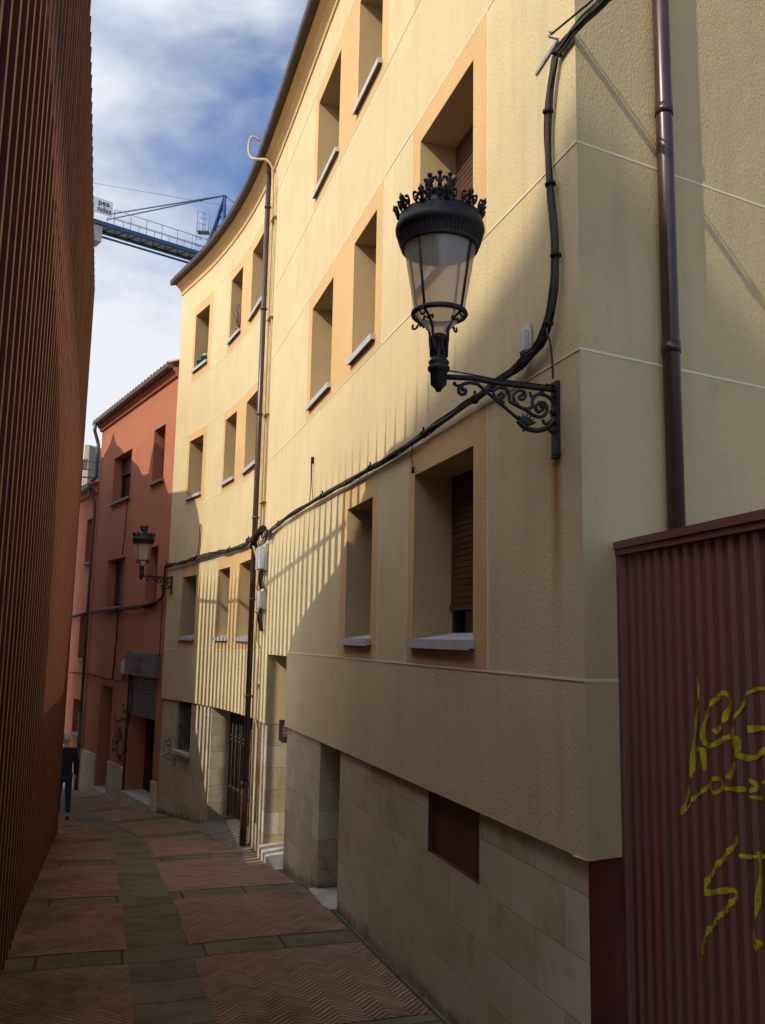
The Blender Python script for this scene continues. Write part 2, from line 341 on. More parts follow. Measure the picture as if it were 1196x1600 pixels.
def brickpave():
    m = mat('herringbone_brick', (.2, .1, .07), .85, 0, .2); t = NT(m); uv = t.n('ShaderNodeUVMap').outputs[0]
    wv = t.n('ShaderNodeTexNoise', Scale=2.5, Detail=2); t.l(uv, wv.inputs['Vector'])
    sx = t.n('ShaderNodeSeparateXYZ'); t.l(uv, sx.inputs[0]); u0, v = sx.outputs[0], sx.outputs[1]
    u = t.math('ADD', u0, t.math('MULTIPLY', t.math('SUBTRACT', wv.outputs['Fac'], .5), .07))
    pp = t.math('PINGPONG', u, .155); col = t.math('FLOOR', t.math('DIVIDE', u, .155))
    q = t.math('DIVIDE', t.math('ADD', v, t.math('MULTIPLY', pp, 1.0)), .058)
    fr = t.math('FRACT', q); idr = t.math('FLOOR', q)
    cb = t.n('ShaderNodeCombineXYZ'); t.l(col, cb.inputs[0]); t.l(idr, cb.inputs[1]); wn = t.n('ShaderNodeTexWhiteNoise'); t.l(cb.outputs[0], wn.inputs['Vector'])
    e = t.math('MULTIPLY', t.math('MINIMUM', fr, t.math('SUBTRACT', 1.0, fr)), .058)
    fc = t.math('FRACT', t.math('DIVIDE', u, .155)); ec = t.math('MULTIPLY', t.math('MINIMUM', fc, t.math('SUBTRACT', 1.0, fc)), .155)
    jm = t.ramp(e, .012, .004)
    c = t.mix(wn.outputs['Value'], (.41, .235, .15), (.25, .14, .09)); gn = t.noise(uv, 40, 4)
    c = t.mix(t.math('MULTIPLY', gn, .4), c, (.40, .27, .17))
    c = t.mix(t.math('MULTIPLY', jm, .7), c, (.12, .08, .048))
    moss = t.noise(uv, 1.4, 6, .65); edge = t.ramp(u0, 2.2, 2.75)
    mm = t.math('MULTIPLY', t.ramp(t.math('ADD', moss, t.math('MULTIPLY', edge, .12)), .52, .68), .6); c = t.mix(mm, c, (.075, .062, .022))
    t.l(c, t.b.inputs['Base Color']); t.bump(t.math('ADD', t.math('MULTIPLY', jm, -1.0), t.math('MULTIPLY', wn.outputs['Value'], .6)), 1.0, .022); return m
M['brick'] = brickpave()
def slabs():
    m = mat('granite_slabs', (.08, .07, .05), .8, 0, .25); t = NT(m); uv = t.n('ShaderNodeUVMap').outputs[0]
    sx = t.n('ShaderNodeSeparateXYZ'); t.l(uv, sx.inputs[0]); u, v = sx.outputs[0], sx.outputs[1]
    a = t.math('DIVIDE', v, .47); b = t.math('DIVIDE', u, .66)
    fa, fb = t.math('FRACT', a), t.math('FRACT', b)
    cb = t.n('ShaderNodeCombineXYZ'); t.l(t.math('FLOOR', a), cb.inputs[0]); t.l(t.math('FLOOR', b), cb.inputs[1]); wn = t.n('ShaderNodeTexWhiteNoise'); t.l(cb.outputs[0], wn.inputs['Vector'])
    ea = t.math('MULTIPLY', t.math('MINIMUM', fa, t.math('SUBTRACT', 1.0, fa)), .47); eb = t.math('MULTIPLY', t.math('MINIMUM', fb, t.math('SUBTRACT', 1.0, fb)), .66)
    jm = t.ramp(t.math('MINIMUM', ea, eb), .013, .004)
    c = t.mix(wn.outputs['Value'], (.18, .14, .09), (.12, .095, .06)); g = t.noise(uv, 18, 6, .7); c = t.mix(t.math('MULTIPLY', g, .5), c, (.19, .16, .10))
    mo = t.noise(uv, 2.2, 6, .65); c = t.mix(t.math('MULTIPLY', t.ramp(mo, .45, .66), .65), c, (.055, .052, .015))
    c = t.mix(t.math('MULTIPLY', jm, .8), c, (.03, .027, .018))
    t.l(c, t.b.inputs['Base Color']); t.bump(t.math('ADD', t.math('MULTIPLY', jm, -1.0), t.math('MULTIPLY', g, .8)), .8, .012); return m
M['slab'] = slabs()
def gatemat():
    m = mat('maroon_sheet_metal', (.1, .03, .03), .42, 0, .5); t = NT(m); g = t.n('ShaderNodeTexCoord').outputs['Object']
    f = t.noise(g, 1, 5, .6, (16, 16, .5)); f2 = t.noise(g, 1, 6, .7, (14, 14, 1.6)); sp = t.noise(g, 60, 3)
    c = t.mix(t.ramp(f, .35, .7), (.19, .060, .044), (.135, .075, .058))
    c = t.mix(t.math('MULTIPLY', t.ramp(f2, .60, .72), .55), c, (.26, .075, .03))
    c = t.mix(t.math('MULTIPLY', t.ramp(sp, .68, .74), .5), c, (.02, .012, .012))
    t.l(c, t.b.inputs['Base Color']); return m
M['gate'] = gatemat()
def glassmat():
    m = bpy.data.materials.new('frosted_lamp_glass'); m.use_nodes = True; t = m.node_tree; t.nodes.clear()
    o = t.nodes.new('ShaderNodeOutputMaterial'); d = t.nodes.new('ShaderNodeBsdfDiffuse'); d.inputs[0].default_value = (.85, .78, .66, 1)
    tr = t.nodes.new('ShaderNodeBsdfTranslucent'); tr.inputs[0].default_value = (.95, .88, .76, 1)
    gl = t.nodes.new('ShaderNodeBsdfGlossy'); gl.inputs['Roughness'].default_value = .25; mm = t.nodes.new('ShaderNodeMixShader'); mm.inputs[0].default_value = .62
    m2 = t.nodes.new('ShaderNodeMixShader'); m2.inputs[0].default_value = .07
    tp = t.nodes.new('ShaderNodeBsdfTransparent'); tp.inputs[0].default_value = (.97, .93, .86, 1); m3 = t.nodes.new('ShaderNodeMixShader'); m3.inputs[0].default_value = .46
    t.links.new(d.outputs[0], mm.inputs[1]); t.links.new(tr.outputs[0], mm.inputs[2]); t.links.new(mm.outputs[0], m3.inputs[1]); t.links.new(tp.outputs[0], m3.inputs[2]); t.links.new(m3.outputs[0], m2.inputs[1]); t.links.new(gl.outputs[0], m2.inputs[2]); t.links.new(m2.outputs[0], o.inputs[0]); return m
M['lampglass'] = glassmat()

# ------------------------------------------------------------------ ground
def strip_c(s): return float(np.interp(s, [0, 9, 12, 15, 18, 24], [1.70, 1.69, 1.60, 1.50, 1.33, 1.2]))
def gz(s, o): return G(s) - 0.02 * math.exp(-((o - strip_c(s)) / .35) ** 2)
mb = MB(); ss = [-24 + i * .5 for i in range(-8, 170)]
for i in range(len(ss) - 1):
    oo = [-.9, 0, .3, .8, 1.2, 1.45, 1.7, 1.95, 2.3, 2.9, 4.5]
    for j in range(len(oo) - 1):
        q = [(ss[i], oo[j]), (ss[i + 1], oo[j]), (ss[i + 1], oo[j + 1]), (ss[i], oo[j + 1])]
        mb.face([P(a, b, gz(a, b)) for a, b in q][::-1], [(b, a) for a, b in q][::-1], sm=True)
tag(mb.build('alley_paving', M['slab']), kind='structure')
bands = [(-6.2, -5.8), (-4.1, -3.7), (-2.0, -1.6), (0.0, .35), (1.55, 2.02), (3.72, 4.12), (5.8, 6.3), (8.85, 9.38), (11.95, 12.5), (15.0, 15.5), (17.5, 17.95), (20.4, 20.8), (23.4, 23.8), (26.5, 27)]
mb = MB()
for k in range(len(bands) - 1):
    a, b = bands[k][1], bands[k + 1][0]
    n = max(2, int((b - a) / .35)); 
    for side in (0, 1):
        for i in range(n):
            s0 = a + (b - a) * i / n; s1 = a + (b - a) * (i + 1) / n
            for j in range(4):
                def oc(s, j):
                    c = strip_c(s); jit = random.uniform(-.012, .012) if j in (0, 4) else 0
                    lo, hi = (.02, c - .26 + jit) if side == 0 else (c + .25 + jit, 2.93)
                    return lo + (hi - lo) * j / 4
                q = [(s0, oc(s0, j)), (s1, oc(s1, j)), (s1, oc(s1, j + 1)), (s0, oc(s0, j + 1))]
                mb.face([P(x, o, gz(x, o) + .005) for x, o in q][::-1], [(o, x) for x, o in q][::-1], sm=True)
tag(mb.build('brick_paving', M['brick']), kind='structure')
# terrain under and around everything
mb = MB(); xs = [-300, -150, -80, -40, -20, -10, 0, 10, 20, 40, 80, 150, 300]
def tz(x, y):
    s, o = inv((x, y)); return G(s) - .25
for i in range(12):
    for j in range(12):
        q = [(xs[i], xs[j]), (xs[i + 1], xs[j]), (xs[i + 1], xs[j + 1]), (xs[i], xs[j + 1])]
        mb.face([(x, y, min(tz(x, y), -1.5) - .4) for x, y in q])
tag(mb.build('ground', M['concrete']), kind='structure')

# ------------------------------------------------------------------ yellow apartment building
YB = empty('apartment_building', P(8, -3, G(8)), 'long cream rendered apartment building with ochre window surrounds and sandstone base', 'building')
ML = R_(0)
def wall_grid(mbx, s0, s1, zl, zh, off, holes, zf, m=0, extra=()):
    """sheet in the facade surface with holes (a,b,z0,z1); zl/zh numbers or functions"""
    fl = zl if callable(zl) else (lambda s: zl); fh = zh if callable(zh) else (lambda s: zh)
    sb = {round(s0, 4), round(s1, 4)}; zb_ = set()
    for a, b, c, d in holes: sb |= {round(max(a, s0), 4), round(min(b, s1), 4)}; zb_ |= {c, d}
    x = s0
    while x < s1: sb.add(round(x, 4)); x += .5
    sb = sorted(sb); zb_ = sorted(zb_)
    for i in range(len(sb) - 1):
        a, b = sb[i], sb[i + 1]; mid = (a + b) / 2
        lo, hi = fl(mid), fh(mid)
        zz = ['L'] + [z for z in zb_ if lo < z < hi] + ['H']
        def zv(q, s): return fl(s) if q == 'L' else fh(s) if q == 'H' else (zf(q, s) if zf else q)
        for k in range(len(zz) - 1):
            zmid = ((lo if zz[k] == 'L' else zz[k]) + (hi if zz[k + 1] == 'H' else zz[k + 1])) / 2
            if any(h[0] < mid < h[1] and h[2] < zmid < h[3] for h in holes): continue
            c0, c1, d0, d1 = zv(zz[k], a), zv(zz[k], b), zv(zz[k + 1], a), zv(zz[k + 1], b)
            mbx.face([P(b, off, c1), P(a, off, c0), P(a, off, d0), P(b, off, d1)], [(b, c1), (a, c0), (a, d0), (b, d1)], m)
RZ = {1: (0.0, 1.30, -.18, 1.53), 2: (2.86, 4.14, 2.70, 4.36), 3: (5.68, 6.97, 5.50, 7.20)}
wins = [(1, 1.38, 2.54), (1, 3.68, 4.55), (2, 1.40, 2.50), (2, 3.73, 4.53), (2, 5.42, 6.47), (3, 1.40, 2.50), (3, 3.67, 4.53), (3, 5.34, 6.46)]
for fl in (1, 2, 3): wins += [(fl, 10.06, 11.38), (fl, 12.12, 12.94), (fl, 14.47, 15.38)]
holes = [(a, b, RZ[f][0], RZ[f][1]) for f, a, b in wins] + [(7.40, 8.78, -9, -.23)]
mb = MB(); wall_grid(mb, 0, 16.4, zo, lambda s: zm(7.95, s), 0, holes, zm)
for i in range(33):                                # lip under the render band
    a, b = i * .5, min(16.4, i * .5 + .5)
    if 7.4 < (a + b) / 2 < 8.78: continue
    mb.face([P(a, 0, zo(a)), P(b, 0, zo(b)), P(b, -.045, zo(b)), P(a, -.045, zo(a))], [(a, 0), (b, 0), (b, .04), (a, .04)])
mb.face([P(16.4, 0, -1.36), P(16.4, -.6, -1.36), P(16.4, -.6, 8.2), P(16.4, 0, 8.2)])
mb.build('wall', M['yel'], YB)
# return wall round the corner
HV = R_(62.7); V0 = np.array([math.sin(HV), math.cos(HV)]); M0 = np.array([math.cos(HV), -math.sin(HV)])   # M0 faces the camera
def RP(v, o, z): p = C0 + V0 * v + M0 * o; return (p[0], p[1], z)
mb = MB()
for i in range(16):
    a, b = i * .5, i * .5 + .5
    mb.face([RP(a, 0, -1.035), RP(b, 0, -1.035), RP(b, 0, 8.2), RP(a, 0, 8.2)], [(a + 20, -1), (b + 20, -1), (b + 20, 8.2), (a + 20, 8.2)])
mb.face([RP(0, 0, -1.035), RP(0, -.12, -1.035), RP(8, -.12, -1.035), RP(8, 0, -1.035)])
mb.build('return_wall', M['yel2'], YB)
mb = MB(); mb.face([P(.065, -.04, -4), RP(8, -.10, -4), RP(8, -.10, -1.03), P(.065, -.04, -1.03)])
mb.build('painted_base', M['maroon'], YB)
# stone base
SC0 = .065; mb = MB(); lower = [(4.76, 5.60, -2.63, 0), (7.40, 8.78, -2.86, 0), (10.04, 13.15, -6, 0), (1.37, 2.28, -1.50, 0), (14.53, 15.46, -2.35, 0)]
wall_grid(mb, SC0, 16.4, -5.2, zo, -.04, lower, None)
def jambs(m_, a, b, z0, z1, o0, o1, m=0, z1f=None, top=True, bot=True):
    za = z1 if z1f is None else z1f(a); zb2 = z1 if z1f is None else z1f(b)
    m_.face([P(b, o0, z0), P(b, o1, z0), P(b, o1, zb2), P(b, o0, zb2)], [(b, z0), (b + abs(o1 - o0), z0), (b + abs(o1 - o0), zb2), (b, zb2)], m)
    m_.face([P(a, o1, z0), P(a, o0, z0), P(a, o0, za), P(a, o1, za)], [(a, z0), (a - abs(o1 - o0), z0), (a - abs(o1 - o0), za), (a, za)], m)
    if top: m_.face([P(a, o0, za), P(b, o0, zb2), P(b, o1, zb2), P(a, o1, za)], [(a, 0), (b, 0), (b, .3), (a, .3)], m)
    if bot: m_.face([P(a, o0, z0), P(a, o1, z0), P(b, o1, z0), P(b, o0, z0)], [(a, 0), (a, .3), (b, .3), (b, 0)], m)
jambs(mb, 4.76, 5.60, -2.63, 0, -.04, -.9, z1f=zo)
jambs(mb, 7.40, 8.78, -2.86, -1.23, -.04, -1.1, top=False, bot=False)
jambs(mb, 10.04, 13.15, -3.9, 0, -.04, -1.3, z1f=zo, bot=False)
jambs(mb, 14.53, 15.46, -2.35, 0, -.04, -.35, z1f=zo)
o = mb.build('stone_base', M['stone'], YB)
at = o.data.attributes.new('damp', 'FLOAT', 'POINT')
for i, v in enumerate(o.data.vertices): at.data[i].value = 0.0
# subdivide so the damp attribute can follow the ground
bm = bmesh.new(); bm.from_mesh(o.data); bmesh.ops.triangulate(bm, faces=[f for f in bm.faces if len(f.verts) > 4])
bmesh.ops.subdivide_edges(bm, edges=[e for e in bm.edges if e.calc_length() > .6], cuts=7, use_grid_fill=True)
bm.to_mesh(o.data); bm.free(); at = o.data.attributes['damp']
vals = []
for v in o.data.vertices:
    s_, o_ = inv(v.co); vals.append(max(0.0, 1.0 - max(0, (v.co.z - G(s_))) / .30))
at.data.foreach_set('value', vals)
# joints and surrounds
mb = MB(); sur = [(1, 1.15, 2.69), (1, 3.49, 4.80), (2, 1.16, 2.70), (2, 3.50, 6.70), (3, 1.16, 2.71), (3, 3.45, 6.65)]
for f in (1, 2, 3): sur += [(f, 9.96, 13.08), (f, 14.21, 15.53)]
for z in (-.18, 1.53, 2.70, 4.36, 5.50, 7.20):
    for a, b in ((0.0, 16.4),):
        if z < 0: mb.sbox(0, 7.38, 0, .0045, z - .0065, z + .0065, zf=zm); mb.sbox(8.8, 16.4, 0, .0045, z - .0065, z + .0065, zf=zm)
        else: mb.sbox(a, b, 0, .0045, z - .006, z + .006, zf=zm)
for f, a, b in sur:
    for x in (a, b): mb.sbox(x - .004, x + .004, 0, .005, RZ[f][2] + .009, RZ[f][3] - .008, zf=zm)
for z in (-.18, 1.53, 2.70, 4.36, 5.5, 7.2):
    mb.box(0, 8, 0, .002, z - .0065, z + .0065, fn=lambda x, y, q: RP(x, y, q))
mb.build('white_joints', M['joint'], YB)
for f, a, b in sur:
    mb = MB(); hs = [(x0, x1, RZ[f][0], RZ[f][1]) for g, x0, x1 in wins if g == f and a < x0 < b]
    wall_grid(mb, a + .006, b - .006, lambda s: zm(RZ[f][2] + .009, s), lambda s: zm(RZ[f][3] - .008, s), .0035, hs, zm)
    mb.build('window_surround', M['org'], YB)
# windows
def make_window(a, b, z0, z1, zf, parent, rev, sillm, depth=.40, shut=.72, lip=True, sh_mat=None):
    sh_mat = sh_mat or M['wood']
    mb = MB(); Z = lambda z, s: zf(z, s) if zf else z
    mid = (a + b) / 2; y0, y1 = Z(z0, mid), Z(z1, mid)
    jambs(mb, a, b, y0, y1, .0, -depth)
    wdw = mb.build('window', rev, parent)
    mb = MB(); mb.face([P(b, -depth + .03, y0), P(a, -depth + .03, y0), P(a, -depth + .03, y1), P(b, -depth + .03, y1)]); mb.build('pane', M['glassdark'], wdw)
    mb = MB(); t = .05
    mb.sbox(a, b, -depth + .03, -depth + .075, y0, y0 + t); mb.sbox(a, a + t, -depth + .03, -depth + .075, y0 + t, y1); mb.sbox(b - t, b, -depth + .03, -depth + .075, y0 + t, y1)
    mb.sbox(mid - .03, mid + .03, -depth + .03, -depth + .07, y0 + t, y1)
    mb.build('frame', M['darkdoor'] if sh_mat is M['wood'] else M['wood'], wdw)
    if shut > 0:
        mb = MB(); zb2 = y1 - (y1 - y0) * shut; z = zb2; n = int((y1 - zb2) / .045)
        for i in range(n):
            h = (y1 - zb2) / n; c = zb2 + i * h
            mb.sbox(a + .012, b - .012, -depth + .078, -depth + .090, c + .004, c + h - .004, ds=2)
            mb.sbox(a + .012, b - .012, -depth + .078, -depth + .084, c - .004, c + .004, ds=2)
        mb.sbox(a + .012, b - .012, -depth + .078, -depth + .105, zb2 - .05, zb2 - .005, ds=2)
        mb.build('roller_shutter', sh_mat, wdw)
    mb = MB(); e = .03
    if lip:
        mb.face([P(a + .002, -depth + .08, y0 + .065), P(b - .002, -depth + .08, y0 + .065), P(b - .002, .006, y0 + .010), P(a + .002, .006, y0 + .010)])
        mb.sbox(a - e, b + e, .0045, .055, y0 - .005, y0 + .008, ds=3); mb.sbox(a - e, b + e, .045, .055, y0 - .055, y0 - .005, ds=3)
        mb.sbox(a - e, a - e + .008, .0045, .045, y0 - .045, y0 - .005, ds=3); mb.sbox(b + e - .008, b + e, .0045, .045, y0 - .045, y0 - .005, ds=3)
    else:
        mb.sbox(a - .08, b + .08, -.02, .06, y0 - .07, y0 - .004, ds=3)
    mb.build('sill', sillm, wdw)
    return wdw
shs = {(1, 1.38): .78, (2, 1.40): .62}
for f, a, b in wins: make_window(a, b, RZ[f][0], RZ[f][1], zm, YB, M['rev'], M['sill'], shut=shs.get((f, a), random.choice([.25, .5, .9])))
# doors
mb = MB()
jambs(mb, 7.40, 8.78, -1.22, -.23, .0, -1.1, bot=False)
mb.build('porch_reveal', M['yel'], YB)
mb = MB(); mb.sbox(7.40, 8.78, -1.1, -.9, -2.86, -.23); d2 = mb.build('door', M['darkdoor'], YB)
mb = MB(); mb.sbox(7.37, 8.80, -1.08, .06, -3.6, -2.855); mb.build('threshold', M['marble'], d2)
mb = MB(); mb.sbox(4.76, 5.60, -.9, -.75, -2.63, -1.0); d1 = mb.build('door', M['darkdoor'], YB)
mb = MB(); mb.sbox(4.70, 5.64, -.88, .04, -3.3, -2.625); mb.build('threshold', M['marble'], d1)
mb = MB(); mb.sbox(7.41, 7.62, -.30, -.28, -1.45, -1.17); 
ic = MB(); ic.box(0, .22, 0, .03, -1.44, -1.16, fn=lambda x, y, z: P(8.78 - y, -.20 - x * 1.0, z)); 
for r in range(4):
    for c in range(3): ic.box(.05 + c * .045, .08 + c * .045, .03, .036, -1.40 + r * .045, -1.37 + r * .045, fn=lambda x, y, z: P(8.78 - y, -.20 - x, z), m=1)
ip = ic.build('intercom_panel', [M['gutter'], M['steel']], YB)
mb = MB(); mb.sbox(1.37, 2.28, -.085, -.075, -1.50, -1.0); jambs(mb, 1.37, 2.28, -1.50, 0, -.04, -.075, z1f=zo, top=False); mb.build('vent_panel', M['panel'], YB)
mb = MB(); mb.sbox(14.53, 15.46, -.34, -.33, -2.35, -1.30); bw = mb.build('basement_window', M['void'], YB)
mb = MB()
for i in range(8): x = 14.58 + i * .118; mb.tube([P(x, -.10, -2.34), P(x, -.10, zo(x) - .01)], .010, 6)
for z in (-2.2, -1.85, -1.5): mb.sbox(14.53, 15.46, -.115, -.085, z - .008, z + .008, ds=1)
mb.build('iron_bars', M['oldiron'], bw)
mb = MB(); mb.sbox(14.48, 15.52, -.30, .03, -2.41, -2.352); mb.build('sill', M['marble'], bw)
# entrance gate in the recess
mb = MB(); mb.sbox(10.05, 13.14, -1.28, -1.2, -4, -1.2); ed = mb.build('door', M['void'], YB)
mb = MB(); GD = -.42
for i in range(28):
    x = 10.09 + i * .112; zb2 = G(x) + .04 if True else 0
    mb.tube([P(x, GD, max(G(x) + .06, -3.25)), P(x, GD, zo(x) - .02)], .011, 6)
for zz in (-1.40, -1.83, -1.90, -2.75):
    mb.sbox(10.05, 13.13, GD - .02, GD + .02, zz - .014, zz + .014, ds=1)
for x in (10.07, 11.55, 11.62, 13.1): mb.sbox(x - .02, x + .02, GD - .022, GD + .022, -3.3, -1.38)
mb.sbox(11.3, 11.5, GD + .02, GD + .04, -2.45, -2.25)
mb.build('iron_gate', M['oldiron'], YB)
mb = MB()
for i in range(8):
    a, b = 9.7 + i * .48, 10.18 + i * .48
    def q(s, o, l): return P(s, o, G(s) - .002 + l * min(1, (s - 9.7) / .5, max(0, 13.54 - s) / .4))
    mb.face([q(b, .30, .012), q(b, -.05, .09), q(a, -.05, .09), q(a, .30, .012)][::-1]); mb.face([q(b, -.05, .09), q(b, -1.25, .12), q(a, -1.25, .12), q(a, -.05, .09)][::-1])
tag(mb.build('concrete_apron', M['concrete']), kind='structure')
# cornice, gutter, roof
mb = MB(); prof = [(0, 7.74), (.02, 7.74), (.03, 7.82), (.08, 7.90), (.14, 7.945), (.16, 7.95), (.165, 7.99), (0, 8.0)]
def sweep(mbx, prof, s0, s1, zf, m=0, ds=.5):
    n = int(math.ceil((s1 - s0) / ds))
    for i in range(n):
        a = s0 + (s1 - s0) * i / n; b = s0 + (s1 - s0) * (i + 1) / n
        for k in range(len(prof) - 1):
            (o0, z0), (o1, z1) = prof[k], prof[k + 1]
            mbx.face([P(a, o0, zf(z0, a)), P(b, o0, zf(z0, b)), P(b, o1, zf(z1, b)), P(a, o1, zf(z1, a))], m=m)
    for e in (s0, s1): mbx.face([P(e, o_, zf(z_, e)) for o_, z_ in prof], m=m)
sweep(mb, prof, 0, 16.45, zm); mb.build('cornice', M['org'], YB)
mb = MB(); sweep(mb, [(.15, 8.0), (.21, 7.995), (.21, 8.03), (.15, 8.05)], -.1, 16.55, zm, 1)
sweep(mb, [(.195, 7.985), (.255, 7.975), (.275, 8.0), (.28, 8.09), (.265, 8.11), (.20, 8.10)], -.1, 16.55, zm, 0); mb.build('gutter', [M['gutter'], M['gutunder']], YB)
mb = MB()
for i in range(34):
    a, b = -.1 + i * .49, .39 + i * .49
    mb.face([P(a, .25, zm(8.11, a)), P(b, .25, zm(8.11, b)), P(b, -5, zm(9.9, b)), P(a, -5, zm(9.9, a))])
mb.build('roof', M['tile'], YB)
# downpipes
def pipe(name, s, z0, z1, off, r, m_, parent, brackets=(), base=None):
    mb = MB(); mb.tube([P(s, off, z0), P(s, off, z1)], r, 16)
    for z in brackets: mb.tube([P(s, off, z - .02), P(s, off, z + .02)], r * 1.18, 16); mb.sbox(s - .012, s + .012, 0, off, z - .012, z + .012)
    o = mb.build(name, m_, parent); return o
dp = pipe('downpipe', 9.90, -2.25, 8.0, .075, .045, M['brownpipe'], YB, (7.2, 5.4, 3.6, 1.9, .6, -.9))
mb = MB(); mb.tube([P(9.90, .075, -3.2), P(9.90, .075, -2.2)], .052, 14); mb.tube([P(9.90, .075, -2.26), P(9.90, .075, -2.18)], .062, 14); mb.build('iron_boot', M['rustpipe'], dp)
mb = MB(); PV, PO = .60, .052
mb.tube([RP(PV, PO, -2.4), RP(PV, PO, 8.2)], .046, 20)
for z in (3.04, 1.62, -.6): mb.tube([RP(PV, PO, z - .03), RP(PV, PO, z + .03)], .0515, 20); mb.box(PV - .012, PV + .012, 0, PO, z - .01, z + .01, fn=lambda x, y, q: RP(x, y, q))
mb.build('downpipe', M['brownpipe'], YB)
# conduits beside the downpipe, looping over the gutter
mb = MB(); cs = 9.62
mb.tube([*smooth([P(9.95, .24, 8.40), P(9.97, .36, 8.46), P(9.95, .42, 8.36), P(9.93, .43, 8.15), P(9.86, .38, 8.0), P(9.72, .26, 7.93), P(9.62, .16, 7.88), P(9.60, .07, 7.75)], 3), P(cs, .06, 7.65), P(cs, .04, 7.2), P(cs, .04, 1.75), P(9.72, .10, 1.6), P(9.74, .12, 1.45), P(9.68, .05, 1.2), P(9.66, .04, .2), P(9.6, .04, -.05), P(9.42, .04, -.12), P(9.38, .04, -.4), P(9.4, .04, -1.2), P(9.4, -.01, -1.35), P(9.4, -.01, -2.7)], .021, 10)
mb.tube([P(9.42, .02, 7.5), P(9.42, .02, 1.6)], .011, 8)
for z in (6.8, 5.1, 3.5, 2.1, .4, -.7): mb.sbox(9.38, 9.68, .0, .066, z - .008, z + .008)
mb.build('conduit', M['conduit'], YB)
# ------------------------------------------------------------------ red building
RB = empty('terraced_house', P(20, -3, G(20)), 'terracotta rendered house with a black graffiti tag between its two street doors', 'building')
SR0, SR1 = 16.42, 23.25; RO = -.02
mb = MB(); rw = [(19.92, 21.62, 3.63, 4.91), (17.18, 18.02, 3.70, 5.02), (19.93, 21.60, .76, 2.03), (17.22, 18.05, .81, 2.10)]
rdoor = (20.38, 21.60, -3.98, -1.34); rshop = (16.80, 18.86, -3.70, -.95)
def rz(z, s): return z
for h in []: pass
wall_grid(mb, SR0, SR1, -5.6, 6.25, RO, rw + [rdoor, rshop], None); 
def jr(a, b, z0, z1, d, m=0): jambs(mb, a, b, z0, z1, RO, -d, m)
jr(20.38, 21.60, -3.98, -1.34, .45); jr(16.80, 18.86, -3.70, -.95, .5)
mb.face([P(SR1, RO, -6), P(SR1, -4, -6), P(SR1, -4, 6.3), P(SR1, RO, 6.3)])
mb.build('wall', M['red'], RB)
for i, (a, b, c, d) in enumerate(rw): make_window(a, b, c, d, None, RB, M['red'], M['sillstone'], depth=.32, shut=(.35, 0.0, .9, .2)[i], lip=False, sh_mat=M['wood'])
mb = MB(); sweep(mb, [(-.01, 6.0), (.04, 6.02), (.06, 6.10), (.12, 6.14), (.14, 6.22), (-.01, 6.22)], SR0, SR1 + .05, lambda z, s: z, ds=2); mb.build('cornice', M['red'], RB)
mb = MB(); sweep(mb, [(.14, 6.20), (.20, 6.16), (.26, 6.20), (.27, 6.28), (.14, 6.30)], SR0, SR1 + .1, lambda z, s: z, ds=2)
mb.build('gutter', M['zinc'], RB)
mb = MB()
for i in range(28):
    a = SR0 + i * .25; b = a + .25; mid = a + .125
    for j, (o0, z0, o1, z1) in enumerate([(.24, 6.30, -.6, 6.65), (-.6, 6.65, -4, 8.0)]):
        mb.face([P(a, o0, z0), P(mid, o0, z0 + .06), P(mid, o1, z1 + .06), P(a, o1, z1)], sm=True); mb.face([P(mid, o0, z0 + .06), P(b, o0, z0), P(b, o1, z1), P(mid, o1, z1 + .06)], sm=True)
mb.build('roof', M['tile'], RB)
for a, b in ((SR0, 16.78), (18.93, 20.36), (21.62, SR1)): mb = MB(); mb.sbox(a, b, RO, .02, -5.2, -3.18); mb.build('plinth', M['stone'], RB)
mb = MB(); mb.sbox(20.38, 21.6, -.45, -.42, -3.98, -1.34); dd = mb.build('door', M['darkdoor'], RB)
mb = MB(); mb.sbox(20.34, 21.64, -.42, .05, -4.6, -3.975); mb.build('doorstep', M['marble'], dd)
mb = MB(); mb.sbox(16.8, 18.86, -.5, -.47, -3.7, -.95); 
for x in (17.3, 17.8, 18.3): mb.sbox(x - .04, x + .04, -.47, -.43, -3.7, -.95)
dd = mb.build('shop_door', M['darkdoor'], RB)
mb = MB(); mb.sbox(16.76, 18.9, -.47, .06, -4.6, -3.69); mb.build('doorstep', M['marble'], dd)
mb = MB()
for i in range(11):
    z = -1.82 + i * .082; mb.sbox(16.82, 18.84, -.06, -.03, z + .006, z + .074, ds=3); mb.sbox(16.82, 18.84, -.06, -.042, z - .006, z + .006, ds=3)
mb.sbox(16.82, 18.84, -.06, -.02, -1.88, -1.826, ds=3); mb.build('roller_shutter', M['shutgrey'], RB)
mb = MB(); mb.sbox(18.87, 18.92, RO, .03, -3.9, -.95); mb.build('shutter_rail', M['darkdoor'], RB)
SG = empty('shop_sign', P(17.8, .1, -.7), 'faded grey sign board with two lines of worn red lettering above the roller shutter', 'sign')
mb = MB(); mb.sbox(16.62, 18.95, RO, .12, -.93, -.40, ds=4); mb.build('board', M['signgrey'], SG)
def glyphs(x0, n, zc, h, wd):     # worn strokes: legible as lettering, the characters are gone in the photo too
    for i in range(n):
        x = x0 - i * wd; mb = MB()
        mb.sbox(x - .022, x, .12, .1245, zc - h / 2, zc + h / 2, ds=4)
        if i % 2: mb.sbox(x - wd * .72, x - .022, .12, .124, zc + h / 2 - .022, zc + h / 2, ds=4)
        if i % 3: mb.sbox(x - wd * .72, x - .022, .12, .124, zc - .011, zc + .011, ds=4)
        if i % 2 == 0: mb.sbox(x - wd * .72, x - .022, .12, .124, zc - h / 2, zc - h / 2 + .022, ds=4)
        mb.build('letter', M['signred'], SG)
glyphs(18.5, 9, -.56, .13, .135); glyphs(18.35, 5, -.80, .12, .15)
